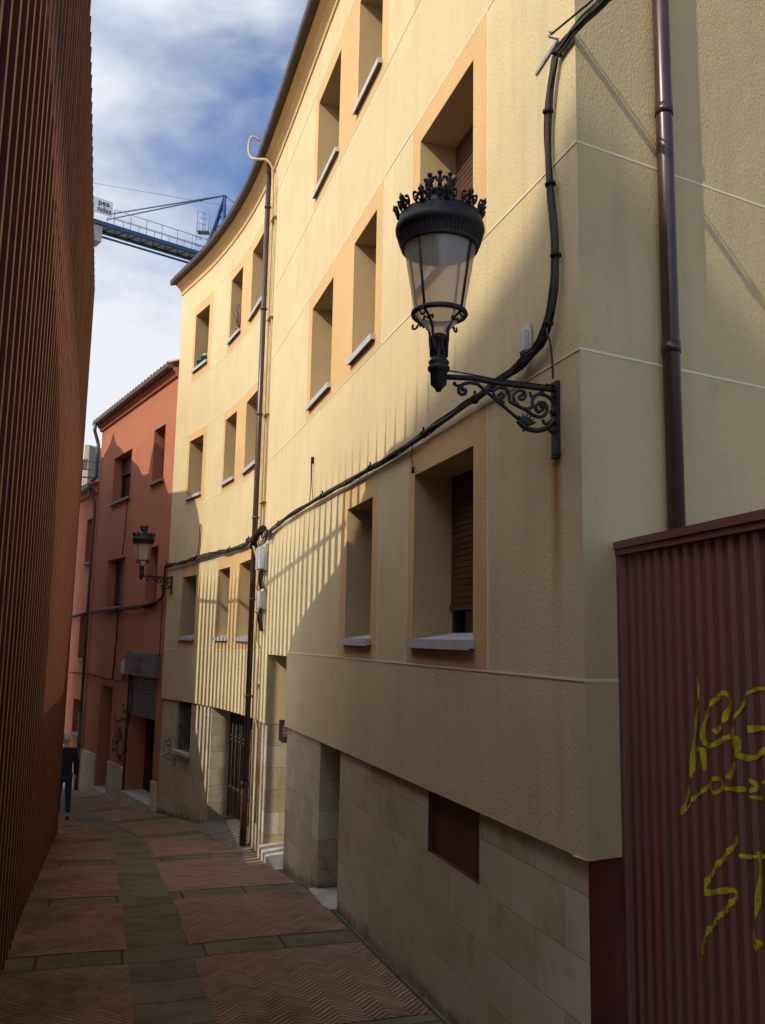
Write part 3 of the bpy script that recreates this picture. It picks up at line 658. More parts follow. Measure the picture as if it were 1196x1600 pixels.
# low part of the terrace
LB = empty('terraced_house', P(26, -3, G(26)), 'low terracotta house beyond the grey downpipe with a tiled roof and roof terrace', 'building')
mb = MB(); lw = [(23.55, 24.30, 2.15, 3.45), (23.62, 24.35, -.70, .64), (23.68, 24.5, -2.85, -1.88)]
wall_grid(mb, SR1 + .02, 34, -7.5, 4.35, RO - .02, lw, None); mb.build('wall', M['red'], LB)
for i, (a, b, c, d) in enumerate(lw): make_window(a, b, c, d, None, LB, M['red'], M['sillstone'], depth=.30, shut=(.9, .4, 0.)[i], lip=False)
mb = MB(); sweep(mb, [(-.01, 4.15), (.06, 4.18), (.14, 4.32), (-.01, 4.34)], SR1 + .02, 34, lambda z, s: z, ds=4); mb.build('cornice', M['red'], LB)
mb = MB(); sweep(mb, [(.12, 4.34), (.18, 4.28), (.27, 4.32), (.28, 4.42), (.14, 4.42)], SR1 + .02, 34, lambda z, s: z, ds=4); mb.build('gutter', M['zinc'], LB)
mb = MB()
for i in range(40):
    a = SR1 + .02 + i * .26; b = a + .26; mid = a + .13
    mb.face([P(a, .26, 4.42), P(mid, .26, 4.48), P(mid, -1.4, 5.0), P(a, -1.4, 4.94)], sm=True); mb.face([P(mid, .26, 4.48), P(b, .26, 4.42), P(b, -1.4, 4.94), P(mid, -1.4, 5.0)], sm=True)
mb.build('roof', M['tile'], LB)
mb = MB(); mb.sbox(SR1 + .02, 34, .0, .03, -7, -3.3, ds=4); mb.build('plinth', M['stone'], LB)
mb = MB()
for z in (4.98, 5.24, 5.50): mb.tube([P(25.6, .15, z), P(24.9, -1.5, z)], .022, 6)
for f in (.1, .62): mb.tube([P(25.6 - .7 * f, .15 - 1.65 * f, 4.6), P(25.6 - .7 * f, .15 - 1.65 * f, 5.5)], .024, 6)
mb.build('terrace_railing', M['iron'], LB)
# grey downpipe between them
mb = MB(); s_ = 23.30
mb.tube([P(23.15, .22, 6.2), P(23.2, .22, 6.0), P(23.3, .10, 5.75), P(23.3, .06, 5.6), P(23.3, .06, 4.65), P(23.4, .2, 4.45)], .05, 10)
mb.tube([P(23.5, .2, 4.35), P(23.45, .16, 4.1), P(23.35, .05, 3.9), P(s_, .05, 3.7), P(s_, .05, -3.0)], .045, 10)
mb.tube([P(s_, .05, -2.2), P(s_, .05, -4.5)], .06, 10)
dpg = mb.build('downpipe', M['zinc'], RB)

# ------------------------------------------------------------------ slatted building on the left
def env_z(a): return 4.34 - .075 * (a - 4.9)
WA0, WA1 = -0.90, 17.62
SB = empty('slatted_building', W(8, 2, -3), 'tall building faced with upright reddish brown timber slats along the left side', 'building')
LAT = .57
def Wf(a, l, z): return W(a, l, z)
def ga(a): s, _ = inv(W(a, .57, 0)[:2]); return G(s)
mb = MB(); k = 0
top = lambda a: float(np.interp(a, [0, 9.5, 17.6], [7.35, 7.2, 6.85]))
a = WA0
while a < WA1 + .01:
    ze = env_z(a) + random.uniform(-.02, .02); zt = top(a) + random.uniform(-.015, .015); gl = ga(a) - .1
    w0 = .031 + random.uniform(-.003, .003); aj = a + random.uniform(-.005, .005)
    KL = .478; sect = [(gl, w0, .175, 0), (ze - 1.1, w0, .175, 0), (ze - .7, w0 * .9, .15, 0), (ze - .4, w0 * .7, .12, KL * .4), (ze - .2, w0 * .4, .065, KL * .8), (ze + .08, .0012, .040, KL), (zt, .0012, .040, KL)]
    tm = random.choice([2, 3, 3])
    for i in range(len(sect) - 1):
        z0, a0, d0, k0 = sect[i]; z1, a1, d1, k1 = sect[i + 1]
        b = [Wf(aj - a0, LAT, z0), Wf(aj + a0, LAT, z0), Wf(aj + a0 - k0 * d0, LAT + d0, z0), Wf(aj - a0 - k0 * d0, LAT + d0, z0)]
        t = [Wf(aj - a1, LAT, z1), Wf(aj + a1, LAT, z1), Wf(aj + a1 - k1 * d1, LAT + d1, z1), Wf(aj - a1 - k1 * d1, LAT + d1, z1)]
        if i > 3:                      # thin blade with a pale leading lip
            fr = .16
            lip = lambda v0, v1: tuple(np.array(v0) + (np.array(v1) - np.array(v0)) * fr)
            bm_, tm_ = [lip(b[0], b[3]), lip(b[1], b[2])], [lip(t[0], t[3]), lip(t[1], t[2])]
            mb.face([b[0], b[1], t[1], t[0]], m=1); mb.face([b[1], bm_[1], tm_[1], t[1]], m=4); mb.face([bm_[0], b[0], t[0], tm_[0]], m=4)
            mb.face([bm_[1], b[2], t[2], tm_[1]], m=tm); mb.face([b[3], bm_[0], tm_[0], t[3]], m=tm); mb.face([b[2], b[3], t[3], t[2]], m=tm)
        else:
            for p in range(4):
                q = (p + 1) % 4; mb.face([b[p], b[q], t[q], t[p]], m=1 if p == 0 else 0)
        if i == len(sect) - 2: mb.face(t, m=2)
    a += .27
mb.build('slats', [M['slat'], M['slatedge'], M['slattop'], M['slattop2'], M['slattop3']], SB)
# wall behind the slats; its top follows the shade boundary thrown on the facade
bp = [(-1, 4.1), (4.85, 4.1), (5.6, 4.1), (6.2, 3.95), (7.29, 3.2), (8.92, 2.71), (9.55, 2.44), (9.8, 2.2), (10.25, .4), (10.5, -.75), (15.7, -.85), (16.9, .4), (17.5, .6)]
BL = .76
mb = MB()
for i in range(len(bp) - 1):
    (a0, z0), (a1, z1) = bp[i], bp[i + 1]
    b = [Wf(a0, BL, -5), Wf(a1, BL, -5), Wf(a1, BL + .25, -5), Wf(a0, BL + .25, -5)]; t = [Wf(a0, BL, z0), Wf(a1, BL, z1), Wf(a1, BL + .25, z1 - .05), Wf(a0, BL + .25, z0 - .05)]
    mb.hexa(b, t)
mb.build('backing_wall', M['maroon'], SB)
# neighbouring house behind the far end: its roofline throws the shade on the red house
NL = 3.0
def back(s, z, lat):               # follow the sun ray from a facade point back to a plane at lateral lat
    p = np.array(P(s, 0, z)); la = p[:2].dot(N0); t = (lat - la) / (-LH.dot(N0)); q = p[:2] - LH * t
    return float(q.dot(U0)), z + TE * t
sil = [(14.33, -4.4), (14.33, 2.1), (14.6, 2.6), (15.1, 3.15), (15.9, 3.2), (16.75, 3.3), (17.2, 3.75), (17.45, 4.5), (17.8, 4.85), (18.1, 4.7), (18.3, 4.0), (18.9, 4.05), (19.3, 4.35), (19.9, 4.6), (20.4, 4.75), (21.0, 5.1), (21.6, 5.35), (22.0, 5.75), (22.25, 5.5), (23.0, 5.2), (23.7, 5.4), (26, 5.3)]
pts = [back(s, z, NL) for s, z in sil]; pts = sorted([(a, z) for a, z in pts[1:]])
NB = empty('neighbour_house', W(22, 5, -4), 'rendered house with an uneven roofline hidden behind the far end of the slatted building', 'building')
mb = MB()
for i in range(len(pts) - 1):
    (a0, z0), (a1, z1) = pts[i], pts[i + 1]
    if a1 - a0 < 1e-3: continue
    b = [Wf(a0, NL, -8), Wf(a1, NL, -8), Wf(a1, NL + .4, -8), Wf(a0, NL + .4, -8)]; t = [Wf(a0, NL, z0), Wf(a1, NL, z1), Wf(a1, NL + .4, z1 - .1), Wf(a0, NL + .4, z0 - .1)]
    mb.hexa(b, t)
mb.build('wall', M['neigh'], NB)
# unseen tall block behind the camera, added and shaped to shade the near corner
LP = np.array([LH[1], -LH[0]])
def TB(wc, d, z): p = LP * wc - LH * d; return (p[0], p[1], z)
mb = MB(); tw = [(-6.5, 24.0), (-5.6, 26.4), (-4.9, 26.95), (-3.6, 26.9), (-2.95, 26.95), (-2.7, 27.2), (-2.5, 27.45), (-2.42, 27.15), (14, 27.15)]
for i in range(len(tw) - 1):
    (a0, z0), (a1, z1) = tw[i], tw[i + 1]
    mb.hexa([TB(a0, 30, -2), TB(a1, 30, -2), TB(a1, 42, -2), TB(a0, 42, -2)], [TB(a0, 30, z0), TB(a1, 30, z1), TB(a1, 42, z1 - 3), TB(a0, 42, z0 - 3)])
o = mb.build('unseen_shade_block', M['neigh']); tag(o, 'unseen rendered block added behind the viewpoint to shade the near corner', 'building')
# unseen pipe added behind the slats to cast a cable's shadow
mb = MB(); cp = []
for (x, y) in ((300, 936), (345, 941), (385, 935), (418, 912), (470, 872), (541, 819)):
    s, z = hit(x, y); cp.append(W(*[back(s, z, 1.4)[0], 1.4, back(s, z, 1.4)[1]]))
mb.tube(cp, .03, 6); tag(mb.build('shadow_pipe', M['cable']), 'unseen dark pipe added behind the timber slats to cast a cable shadow', 'pipe')

# ------------------------------------------------------------------ corrugated gate on the right
tg = R_(-12.36); UG = np.array([-math.sin(tg), -math.cos(tg)]); 
GP0 = C0 + V0 * .245 + M0 * .004; NG = np.array([-math.cos(tg), math.sin(tg)])       # NG faces the alley
def GP(d, o, z): p = GP0 + UG * d + NG * o; return (p[0], p[1], z)
def rib(d):
    x = (d / .083) % 1.0
    return .015 * float(np.interp(x, [0, .12, .30, .42, .60, 1], [0, 0, 1, 1, 0, 0]))
CG = empty('corrugated_gate', GP(2.5, 0, -2.3), 'maroon corrugated sheet metal gate sprayed with yellow graffiti beside the corner', 'gate')
mb = MB(); xs = []; d = .02
while d < 6.0:
    for f in (0, .12, .30, .42, .60): xs.append(d + 0 * f)
    d += .083
xs = sorted({round(k * .083 + f * .083, 5) for k in range(0, 72) for f in (0, .12, .30, .42, .60)})
xs = [x for x in xs if x >= .03]
for i in range(len(xs) - 1):
    a, b = xs[i], xs[i + 1]; mb.face([GP(a, rib(a), -2.6), GP(b, rib(b), -2.6), GP(b, rib(b), .455), GP(a, rib(a), .455)])
mb.build('sheet', M['gate'], CG)
mb = MB(); mb.box(-.0, 6, -.02, .034, .452, .482, fn=GP); mb.box(-.0, 6, -.02, .045, .484, .522, fn=GP); mb.box(0, .03, -.02, .03, -2.6, .45, fn=GP); mb.build('frame', M['gate'], CG)
def gatehit(x, y):
    r = ray(x, y); t = GP0.dot(NG) / r[:2].dot(NG); q = r * t; return float((q[:2] - GP0).dot(UG)), float(q[2])
def ribbon(mb, pts, wd, fn, m=0, seg=.012, nw=1):
    pts = [np.array(p, float) for p in pts]
    for i in range(len(pts) - 1):
        d = pts[i + 1] - pts[i]; L = np.linalg.norm(d); 
        if L < 1e-6: continue
        t = d / L; nn = np.array([-t[1], t[0]]); n = max(1, int(L / seg))
        for k in range(n):
            a = pts[i] + d * k / n - t * (wd * .3 if k == 0 else 0); b = pts[i] + d * (k + 1) / n + t * (wd * .3 if k == n - 1 else 0); h = wd / 2 * (1 + .25 * math.sin(a[1] * 31 + a[0] * 47))
            for w_ in range(nw):
                u0, u1 = -h + 2 * h * w_ / nw, -h + 2 * h * (w_ + 1) / nw
                mb.face([fn(*(a + nn * u0)), fn(*(b + nn * u0)), fn(*(b + nn * u1)), fn(*(a + nn * u1))][::-1])
gk = 146 / 508
st = [[(155, 60), (160, 170), (140, 270), (128, 420), (125, 560), (110, 640), (90, 720), (70, 800)],
      [(70, 800), (110, 750), (150, 700), (185, 680), (230, 620), (270, 620), (280, 660), (240, 695), (215, 660), (235, 615)],
      [(290, 665), (350, 672), (405, 672)], [(145, 455), (180, 460), (190, 560)],
      [(245, 360), (290, 310), (320, 220), (315, 165), (285, 150), (240, 190), (200, 260), (182, 340), (190, 420), (225, 438), (270, 410), (330, 385), (365, 395), (370, 460), (350, 530), (320, 610)],
      [(345, 450), (335, 370), (360, 280), (400, 200), (440, 140), (508, 125), (600, 160)], [(440, 345), (508, 338), (560, 350)], [(370, 480), (400, 500), (460, 500), (508, 465), (590, 450)],
      [(440, 760), (430, 640), (440, 620), (470, 660), (430, 700), (500, 720), (508, 640), (560, 620)],
      [(362, 945), (330, 1000), (260, 1080), (205, 1170), (200, 1232), (280, 1225), (350, 1222), (350, 1270), (290, 1340), (230, 1410), (180, 1500), (172, 1560)],
      [(385, 1030), (440, 1040), (600, 1030)], [(482, 1020), (488, 1120), (485, 1240), (475, 1360), (450, 1500), (470, 1550), (490, 1500)]]
for s in st:
    mb = MB(); ribbon(mb, [gatehit(1050 + x * gk, 1040 + y * gk) for x, y in smooth(s, 3)], random.choice([.014, .018, .022]), lambda d, z: GP(d, rib(d) + .0035, z), seg=.006, nw=4); mb.build('graffiti_stroke', M['yelpaint'], CG)
# black graffiti on the red house and the stone base
rk = 210 / 1120
st = [[(475, 360), (470, 430), (490, 470), (540, 445), (590, 455)], [(545, 320), (545, 380), (590, 410)], [(560, 380), (590, 400), (560, 500), (600, 420)],
      [(490, 480), (480, 560), (500, 590), (520, 520), (500, 540), (530, 580), (510, 600)], [(475, 580), (455, 640), (450, 700), (480, 695), (475, 650), (500, 620), (490, 640)],
      [(530, 560), (500, 640), (490, 700), (510, 760), (540, 720), (535, 620), (520, 600)], [(575, 560), (548, 640), (570, 600), (560, 660)], [(555, 670), (545, 730), (575, 700)],
      [(490, 740), (530, 790), (545, 830), (550, 770)], [(510, 800), (500, 770), (530, 760)], [(585, 480), (560, 560)]]
for s in st: mb = MB(); ribbon(mb, [hit(90 + x * rk, 1040 + y * rk) for x, y in smooth(s, 3)], .06, lambda d, z: P(d, RO + .004, z), seg=.06); mb.build('graffiti_stroke', M['black'], RB)
st = [[(905, 620), (885, 720)], [(900, 640), (940, 620), (935, 700), (955, 690)], [(870, 770), (930, 730), (940, 780), (905, 770)], [(910, 660), (945, 670)], [(965, 760), (990, 800), (965, 835), (965, 780)]]
for s in st: mb = MB(); ribbon(mb, [hit(90 + x * rk, 1040 + y * rk, -.04) for x, y in smooth(s, 3)], .03, lambda d, z: P(d, -.0365, z), seg=.06); mb.build('graffiti_stroke', M['greypaint'], YB)

# ------------------------------------------------------------------ street lamps
def perp(x, y, s=.245):
    p, h = plan(s); nn = np.array([-math.cos(h), -math.sin(h)]); uu = hd(h); r = ray(x, y); t = p.dot(uu) / r[:2].dot(uu); q = r * t
    return float((q[:2] - p).dot(nn)), float(q[2]) - 1.2
def make_lamp(loc, rz_, label):
    root = empty('wall_lantern', loc, label, 'street lamp', 'crowned cast iron wall lanterns', local=True); root.rotation_euler = (0, 0, rz_)
    T = lambda X, Y: (lambda r, z: (r, 0, z))(*perp(640 + X * .2174, 580 + Y * .2174))
    iron = M['iron']; ax = .695; dz = -1.2
    mb = MB(); mb.box(0.0, .022, -.032, .032, -.20, .215); mb.tube([(.011, 0, -.205), (.011, 0, -.21)], .03, 10)
    for z in (-.19, .195): mb.tube([(.02, 0, z), (.07 if z > 0 else .035, 0, z)], .006, 8)
    mb.build('wall_plate', iron, root)
    mb = MB(); mb.tube([T(1075, 140), T(1000, 130), T(600, 80), T(450, 50), (ax, 0, .17)], .0145, 10)
    mb.tube([(x, 0, z + .018) for x, _, z in (T(1060, 135), T(600, 78), T(440, 45))] + [(ax - .03, 0, .21)], .004, 6)
    mb.tube([T(500, 100), T(790, 350)], .0095, 8); arm = mb.build('arm', iron, root)
    curves = [([(780, 355), (840, 410), (930, 425), (1000, 400), (1045, 345), (1060, 320)], .0115),
              ([(500, 95), (440, 85), (390, 95), (355, 130), (370, 165), (402, 160), (405, 135), (385, 132)], .0075), ([(325, 90), (345, 105), (385, 95)], .006),
              ([(560, 125), (600, 140), (640, 120), (690, 125), (720, 170), (725, 215), (770, 245), (830, 272), (880, 258), (885, 215), (900, 180), (940, 165), (1000, 185), (1045, 240), (1052, 310)], .008),
              ([(600, 140), (620, 190), (650, 205), (678, 180), (662, 155), (645, 172)], .006),
              ([(765, 235), (750, 175), (790, 138), (830, 155), (832, 192), (802, 205), (788, 185), (810, 172)], .0065),
              ([(830, 270), (890, 315), (950, 328), (988, 290), (980, 240), (940, 225), (908, 255), (925, 290), (960, 275), (950, 250)], .0085),
              ([(960, 345), (975, 378), (1010, 362), (1045, 330)], .007), ([(1000, 400), (1010, 430), (1030, 440)], .007), ([(1020, 300), (1060, 290)], .014), ([(1020, 180), (1060, 180)], .009),
              ([(870, 150), (880, 182), (935, 160), (960, 140)], .0065), ([(655, 205), (675, 225)], .006), ([(715, 215), (740, 225), (775, 240)], .008), ([(820, 430), (835, 410)], .006)]
    mb = MB()
    for c, r in curves: mb.tube([T(*p) for p in smooth(c)], r * 1.3, 7); mb.ball(T(*c[-1]), r * 1.7, 6)
    for k, (X, Y) in enumerate([(785, 318), (815, 308), (845, 308), (872, 325), (895, 345), (912, 368)]):
        p0 = T(835, 385); p1 = T(X, Y); mb.tube([p0, tuple((np.array(p0) + np.array(p1)) / 2), p1], [.012, .011, .004], 6)
    mb.ball(T(325, 90), .011, 6)
    mb.build('scrollwork', iron, arm)
    def SC(m_, zs=None, zk=.8):
        m_.v = [(ax + (x - ax) * .93, y * .93, (z if zs is None or z < zs else zs + (z - zs) * zk)) for x, y, z in m_.v]
    # neck and cup
    mb = MB(); pr = [(.001, 1.285), (.014, 1.29), (.02, 1.305), (.042, 1.325), (.045, 1.39), (.05, 1.395), (.058, 1.405), (.058, 1.42), (.048, 1.43), (.056, 1.445), (.047, 1.46), (.04, 1.47), (.043, 1.50), (.043, 1.565), (.05, 1.57), (.048, 1.585), (.03, 1.60)]
    mb.lathe([(r, z + dz) for r, z in pr], (ax, 0), 20)
    for k in range(8):
        a = k * math.pi / 4; mb.tube([(ax + .043 * math.cos(a), .043 * math.sin(a), 1.48 + dz), (ax + .047 * math.cos(a), .047 * math.sin(a), 1.56 + dz)], .008, 6)
    for k in range(4):
        a = R_(90 * k + 35); q = lambda r, z: (ax + r * math.cos(a), r * math.sin(a), z + dz)
        mb.tube([q(*p) for p in smooth([(.045, 1.50), (.056, 1.56), (.060, 1.62), (.085, 1.665), (.125, 1.695), (.150, 1.705)])], .0075, 7)
        mb.tube([q(*p) for p in smooth([(.125, 1.695), (.15, 1.665), (.172, 1.668), (.168, 1.69)])], .006, 6)
        b = R_(90 * k + 35)
        for sgn in (-1, 1): mb.tube([(ax + .10 * math.cos(b) - sgn * .0 , .10 * math.sin(b), 1.66 + dz), (ax + .10 * math.cos(b) - math.sin(b) * sgn * .025, .10 * math.sin(b) + math.cos(b) * sgn * .025, 1.675 + dz), (ax + .10 * math.cos(b) - math.sin(b) * sgn * .03, .10 * math.sin(b) + math.cos(b) * sgn * .03, 1.655 + dz)], .006, 6)
    mb.build('neck', iron, root)
    mb = MB(); mb.lathe([(.02, 1.60 + dz), (.045, 1.61 + dz), (.09, 1.655 + dz), (.138, 1.712 + dz), (.142, 1.72 + dz), (.205, 2.075 + dz)], (ax, 0), 40); SC(mb); mb.build('glass', M['lampglass'], root)
    mb = MB(); mb.lathe([(.140, 1.700 + dz), (.158, 1.698 + dz), (.162, 1.711 + dz), (.158, 1.724 + dz), (.140, 1.722 + dz), (.140, 1.700 + dz)], (ax, 0), 40)
    for k in range(4):
        a = R_(90 * k + 35); mb.tube([(ax + .148 * math.cos(a), .148 * math.sin(a), 1.715 + dz), (ax + .213 * math.cos(a), .213 * math.sin(a), 2.085 + dz)], .0075, 8)
    SC(mb); mb.build('frame', iron, root)
    mb = MB(); pr = [(.20, 2.075), (.222, 2.07), (.226, 2.08), (.226, 2.11), (.235, 2.13), (.240, 2.145), (.254, 2.155), (.258, 2.175), (.254, 2.20), (.244, 2.212), (.238, 2.225), (.238, 2.25), (.228, 2.262), (.19, 2.285), (.13, 2.325), (.085, 2.36), (.072, 2.385), (.070, 2.415), (.082, 2.425), (.084, 2.445), (.074, 2.455), (.001, 2.46)]
    mb.lathe([(r, z + dz) for r, z in pr], (ax, 0), 48)
    mb.lathe([(.20, 2.076 + dz), (.001, 2.12 + dz)], (ax, 0), 30)
    for k in range(64):
        a = k * math.pi / 32; mb.tube([(ax + .229 * math.cos(a), .229 * math.sin(a), 2.095 + dz), (ax + .243 * math.cos(a), .243 * math.sin(a), 2.135 + dz)], .0035, 5, cap=False)
    SC(mb, 2.25 + dz, .74); capo = mb.build('cap', iron, root)
    mb = MB()
    for k in range(11):                # crown cresting round the rim
        a0 = R_(360 / 11 * k + 12)
        q = lambda da, z, r=.238: (ax + (r + (z - 2.25) * .25) * math.cos(a0 + da), (r + (z - 2.25) * .25) * math.sin(a0 + da), z + dz)
        mb.tube([q(0, 2.25), q(0, 2.30), q(0, 2.335), q(0, 2.375)], [.013, .009, .017, .003], 6)
        for sg in (-1, 1):
            mb.tube([q(sg * x, z) for x, z in smooth([(.03, 2.255), (.09, 2.265), (.115, 2.29), (.09, 2.315), (.06, 2.315), (.065, 2.295), (.09, 2.298)])], .0062, 6)
            mb.tube([q(sg * x, z) for x, z in smooth([(.16, 2.25), (.20, 2.27), (.215, 2.30), (.195, 2.33), (.165, 2.325)])], .0058, 6); mb.ball(q(sg * .165, 2.325), .012, 5)
            mb.tube([q(0, 2.335), q(sg * .05, 2.35), q(sg * .06, 2.335)], .007, 5)
            mb.tube([q(sg * .16, 2.26), q(sg * .15, 2.285), q(sg * .16, 2.30)], .007, 5)
    SC(mb, 2.25 + dz, .62); m1_ = mb; mb = MB()
    for k in range(8):
        a0 = R_(45 * k + 22); q = lambda da, z, r=.072: (ax + (r + (z - 2.45) * .12) * math.cos(a0 + da), (r + (z - 2.45) * .12) * math.sin(a0 + da), z + dz)
        mb.tube([q(0, 2.45), q(0, 2.49), q(0, 2.51), q(0, 2.535)], [.014, .010, .012, .009], 6); mb.ball(q(0, 2.545), .016, 6)
        for sg in (-1, 1): mb.tube([q(0, 2.485), q(sg * .22, 2.495), q(sg * .30, 2.515)], .007, 5); mb.ball(q(sg * .30, 2.517), .011, 5)
    mb.v = [(ax + (x - ax) * .93, y * .93, 2.25 + dz + .2 * .74 + (z - 2.45 - dz) * .80) for x, y, z in mb.v]; off_ = len(m1_.v); m1_.v += mb.v; m1_.f += [[i + off_ for i in f] for f in mb.f]; m1_.uv += mb.uv; m1_.m += mb.m; m1_.sm += mb.sm; m1_.build('crown', iron, capo)
    return root
def lamp_at(s, z, label): return make_lamp(P(s, 0.0, z), 0, label)
LAMP = make_lamp(P(.245, .001, 1.2), math.pi + HA, 'large black crowned lantern on a scrolled bracket at the near corner of the cream building')
L2 = LAMP.copy(); COL.objects.link(L2)
for ch in list(LAMP.children):
    c = ch.copy(); COL.objects.link(c); c.parent = L2
    for g in ch.children: d = g.copy(); COL.objects.link(d); d.parent = c
L2.location = P(16.08, .001, 1.11); L2.rotation_euler = (0, 0, math.pi + HB); L2['label'] = 'distant small crowned lantern where the cream building meets the terracotta house'

# ------------------------------------------------------------------ cables and boxes
def bundle(name, pts, nst, rad, r, label, mats=None, ties=6, parent=None):
    pts = smooth(pts, 8); root = empty(name, pts[len(pts) // 2], label, 'cable') if label else parent; n = len(pts)
    mb = MB()
    for k in range(nst):
        ph = random.uniform(0, 6.28); fr = random.uniform(.15, .7); rr = (0 if k == 0 else rad * random.uniform(.5, 1.0)); out_ = []; sl = random.uniform(-.5, .5)
        for i, p in enumerate(pts):
            wob = rad * .25 * math.sin(i * .9 + k * .7) ; a = ph + fr * i * .28 + sl; out_.append((p[0] + N0[0] * rr * .5 * math.cos(a), p[1] + N0[1] * rr * .5 * math.cos(a), p[2] + rr * math.sin(a) + wob))
            # sideways wander for upright runs
            q = out_[-1]; out_[-1] = (q[0] + U0[0] * rr * .8 * math.sin(a + 1), q[1] + U0[1] * rr * .8 * math.sin(a + 1), q[2])
        mb.tube(out_, r * (1.7 if k == 0 else random.uniform(.45, .9)), 6, m=0 if k % 3 else 1)
    for j in range(ties):
        i = int((j + .5) * (n - 1) / ties); p = np.array(pts[i]); q = np.array(pts[min(i + 1, n - 1)]); t = (q - p) / (np.linalg.norm(q - p) + 1e-9)
        mb.tube([p - t * .008, p + t * .008], rad * .95 + r * .6, 8)
        mb.box(p[0] - .008, p[0] + .008, p[1] - .008, p[1] + .008, p[2] + rad, p[2] + rad + .03)
    mb.build('strands', [M['cable'], M['cablegrey']], root); return root
r1 = ray(884, 55); r2 = ray(950, -10); n1_ = np.cross(r1, r2)
A3 = np.array(RP(0.0, 0, 3.318)); B3 = np.array(RP(.565, 0, 2.818)); L3 = np.array([LH[0], LH[1], -TE]); n2_ = np.cross(B3 - A3, L3)
dd3 = np.cross(n1_, n2_); dd3 /= np.linalg.norm(dd3)
if dd3[1] > 0: dd3 = -dd3
# start point: on both planes, at the hook
st3 = None; tt_ = (A3.dot(n2_)) / (r1.dot(n2_)); st3 = r1 * tt_
print('overhead cable', st3, dd3)
def fp(x, y, o): s, z = hit(x, y); return P(s, o, z)
main = [tuple(st3 + dd3 * 5.0), tuple(st3 + dd3 * 3.0), tuple(st3 + dd3 * 1.5), tuple(st3 + dd3 * .6 + np.array([0, 0, -.01])), tuple(st3 + np.array([0, 0, -.03])), fp(872, 110, .045), fp(864, 200, .04), fp(869, 290, .04), fp(875, 380, .04), fp(873, 460, .04), fp(858, 530, .045), fp(820, 575, .05), fp(760, 620, .05), fp(700, 660, .05), fp(640, 700, .05), fp(570, 742, .05), fp(510, 775, .05), fp(450, 812, .05), fp(420, 838, .06)]
bundle('wall_cable_bundle', main, 12, .027, .0095, 'black cable bundle sweeping down the near corner and over the nearest lower windows', ties=14)
left = [P(9.75, .14, 1.52), P(10.2, .12, 1.56)] + [P(s, .06, z) for s, z in ((10.8, 1.56), (12, 1.57), (13.2, 1.60), (14.4, 1.59), (15.5, 1.57), (16.35, 1.55))] + [P(16.45, .05, 1.35), P(16.5, .05, 1.05), P(16.6, .05, .85), P(17.2, .06, .74), P(18.5, .06, .68), P(20.2, .06, .66), P(21.8, .06, .64), P(23.3, .08, .62), P(26, .06, .5)]
bundle('wall_cable_bundle', left, 12, .042, .013, 'black cable bundle along the curved cream wall and on across the terracotta house', ties=8)
mb = MB(); mb.tube([P(9.85, .1, 1.42), P(9.7, .12, 1.5), P(9.4, .11, 1.6), P(9.1, .08, 1.63)], .055, 12)
tag(mb.build('cable_sleeve', M['cable']), 'thick black corrugated sleeve where the cables cross beside the brown downpipe', 'cable')
mb = MB()
for k in range(9):
    a = random.uniform(8.7, 9.3); z0 = 1.58; pts = [P(a, .08, z0), P(a - random.uniform(-.1, .25), .07, z0 - random.uniform(.05, .12)), P(a - random.uniform(-.2, .4), .05, z0 - random.uniform(-.02, .18)), P(a - .5 * random.random(), .04, z0 - .02)]
    mb.tube(smooth(pts), .006, 5)
tag(mb.build('loose_wires', M['cable']), 'tangle of loose thin wires beside the cable sleeve', 'wire')
def cbox(name, s0, s1, o1, z0, z1, m_, label, fins=False, tails=4, tl=.2, grp=None):
    e = empty(name, P((s0 + s1) / 2, 0, z0), label, 'junction box')
    mb = MB(); mb.sbox(s0, s1, .004, o1 * .45, z0, z1); mb.sbox(s0 + .015, s1 - .015, o1 * .45, o1, z0 + .02, z1 - .04)
    if fins:
        for i in range(6): z = z0 + .06 + i * (z1 - z0 - .14) / 6; mb.sbox(s0 + .03, s1 - .03, o1, o1 + .008, z, z + .012)
    o = mb.build('case', m_, e)
    bm = bmesh.new(); bm.from_mesh(o.data); bmesh.ops.remove_doubles(bm, verts=bm.verts, dist=1e-5); bmesh.ops.bevel(bm, geom=[x for x in bm.edges if len(x.link_faces) == 2 and x.calc_face_angle(0) > .5], offset=.006, segments=2, affect='EDGES'); bm.to_mesh(o.data); bm.free()
    if tails:
        mb = MB()
        for i in range(tails):
            x = s0 + (s1 - s0) * (i + .5) / tails; mb.tube(smooth([P(x, o1 * .5, z0 + .01), P(x + random.uniform(-.03, .03), o1 * .5 + .01, z0 - tl * .5), P(x + random.uniform(-.08, .08), .03, z0 - tl)]), random.uniform(.006, .014), 6)
        mb.build('cable_tail', M['cable'], e)
    return e
cbox('junction_box', 9.02, 9.40, .13, 1.0, 1.40, M['boxgrey'], 'larger grey plastic junction box under the cable sleeve beside the downpipe', tails=6, tl=.30)
cbox('junction_box', 9.05, 9.36, .11, .42, .73, M['boxwhite'], 'ribbed off-white junction box below the larger grey one', fins=True, tails=6, tl=.32)
e = cbox('junction_box', .525, .64, .045, 1.67, 1.86, M['boxwhite'], 'small pale grey box on the cream wall above the lamp bracket', tails=2, tl=.07)
cbox('junction_box', 19.05, 19.4, .10, -.95, -.60, M['boxgrey'], 'grey meter box on the terracotta wall left of the shop sign', tails=2, tl=.2)
mb = MB(); mb.tube(smooth([P(.26, .05, 1.72), P(.245, .06, 1.70), P(.22, .05, 1.60), P(.235, .03, 1.43)]), .006, 6)
tag(mb.build('feed_wire', M['cablegrey']), 'thin wire dropping from the cable bundle to the near lamp bracket', 'wire')
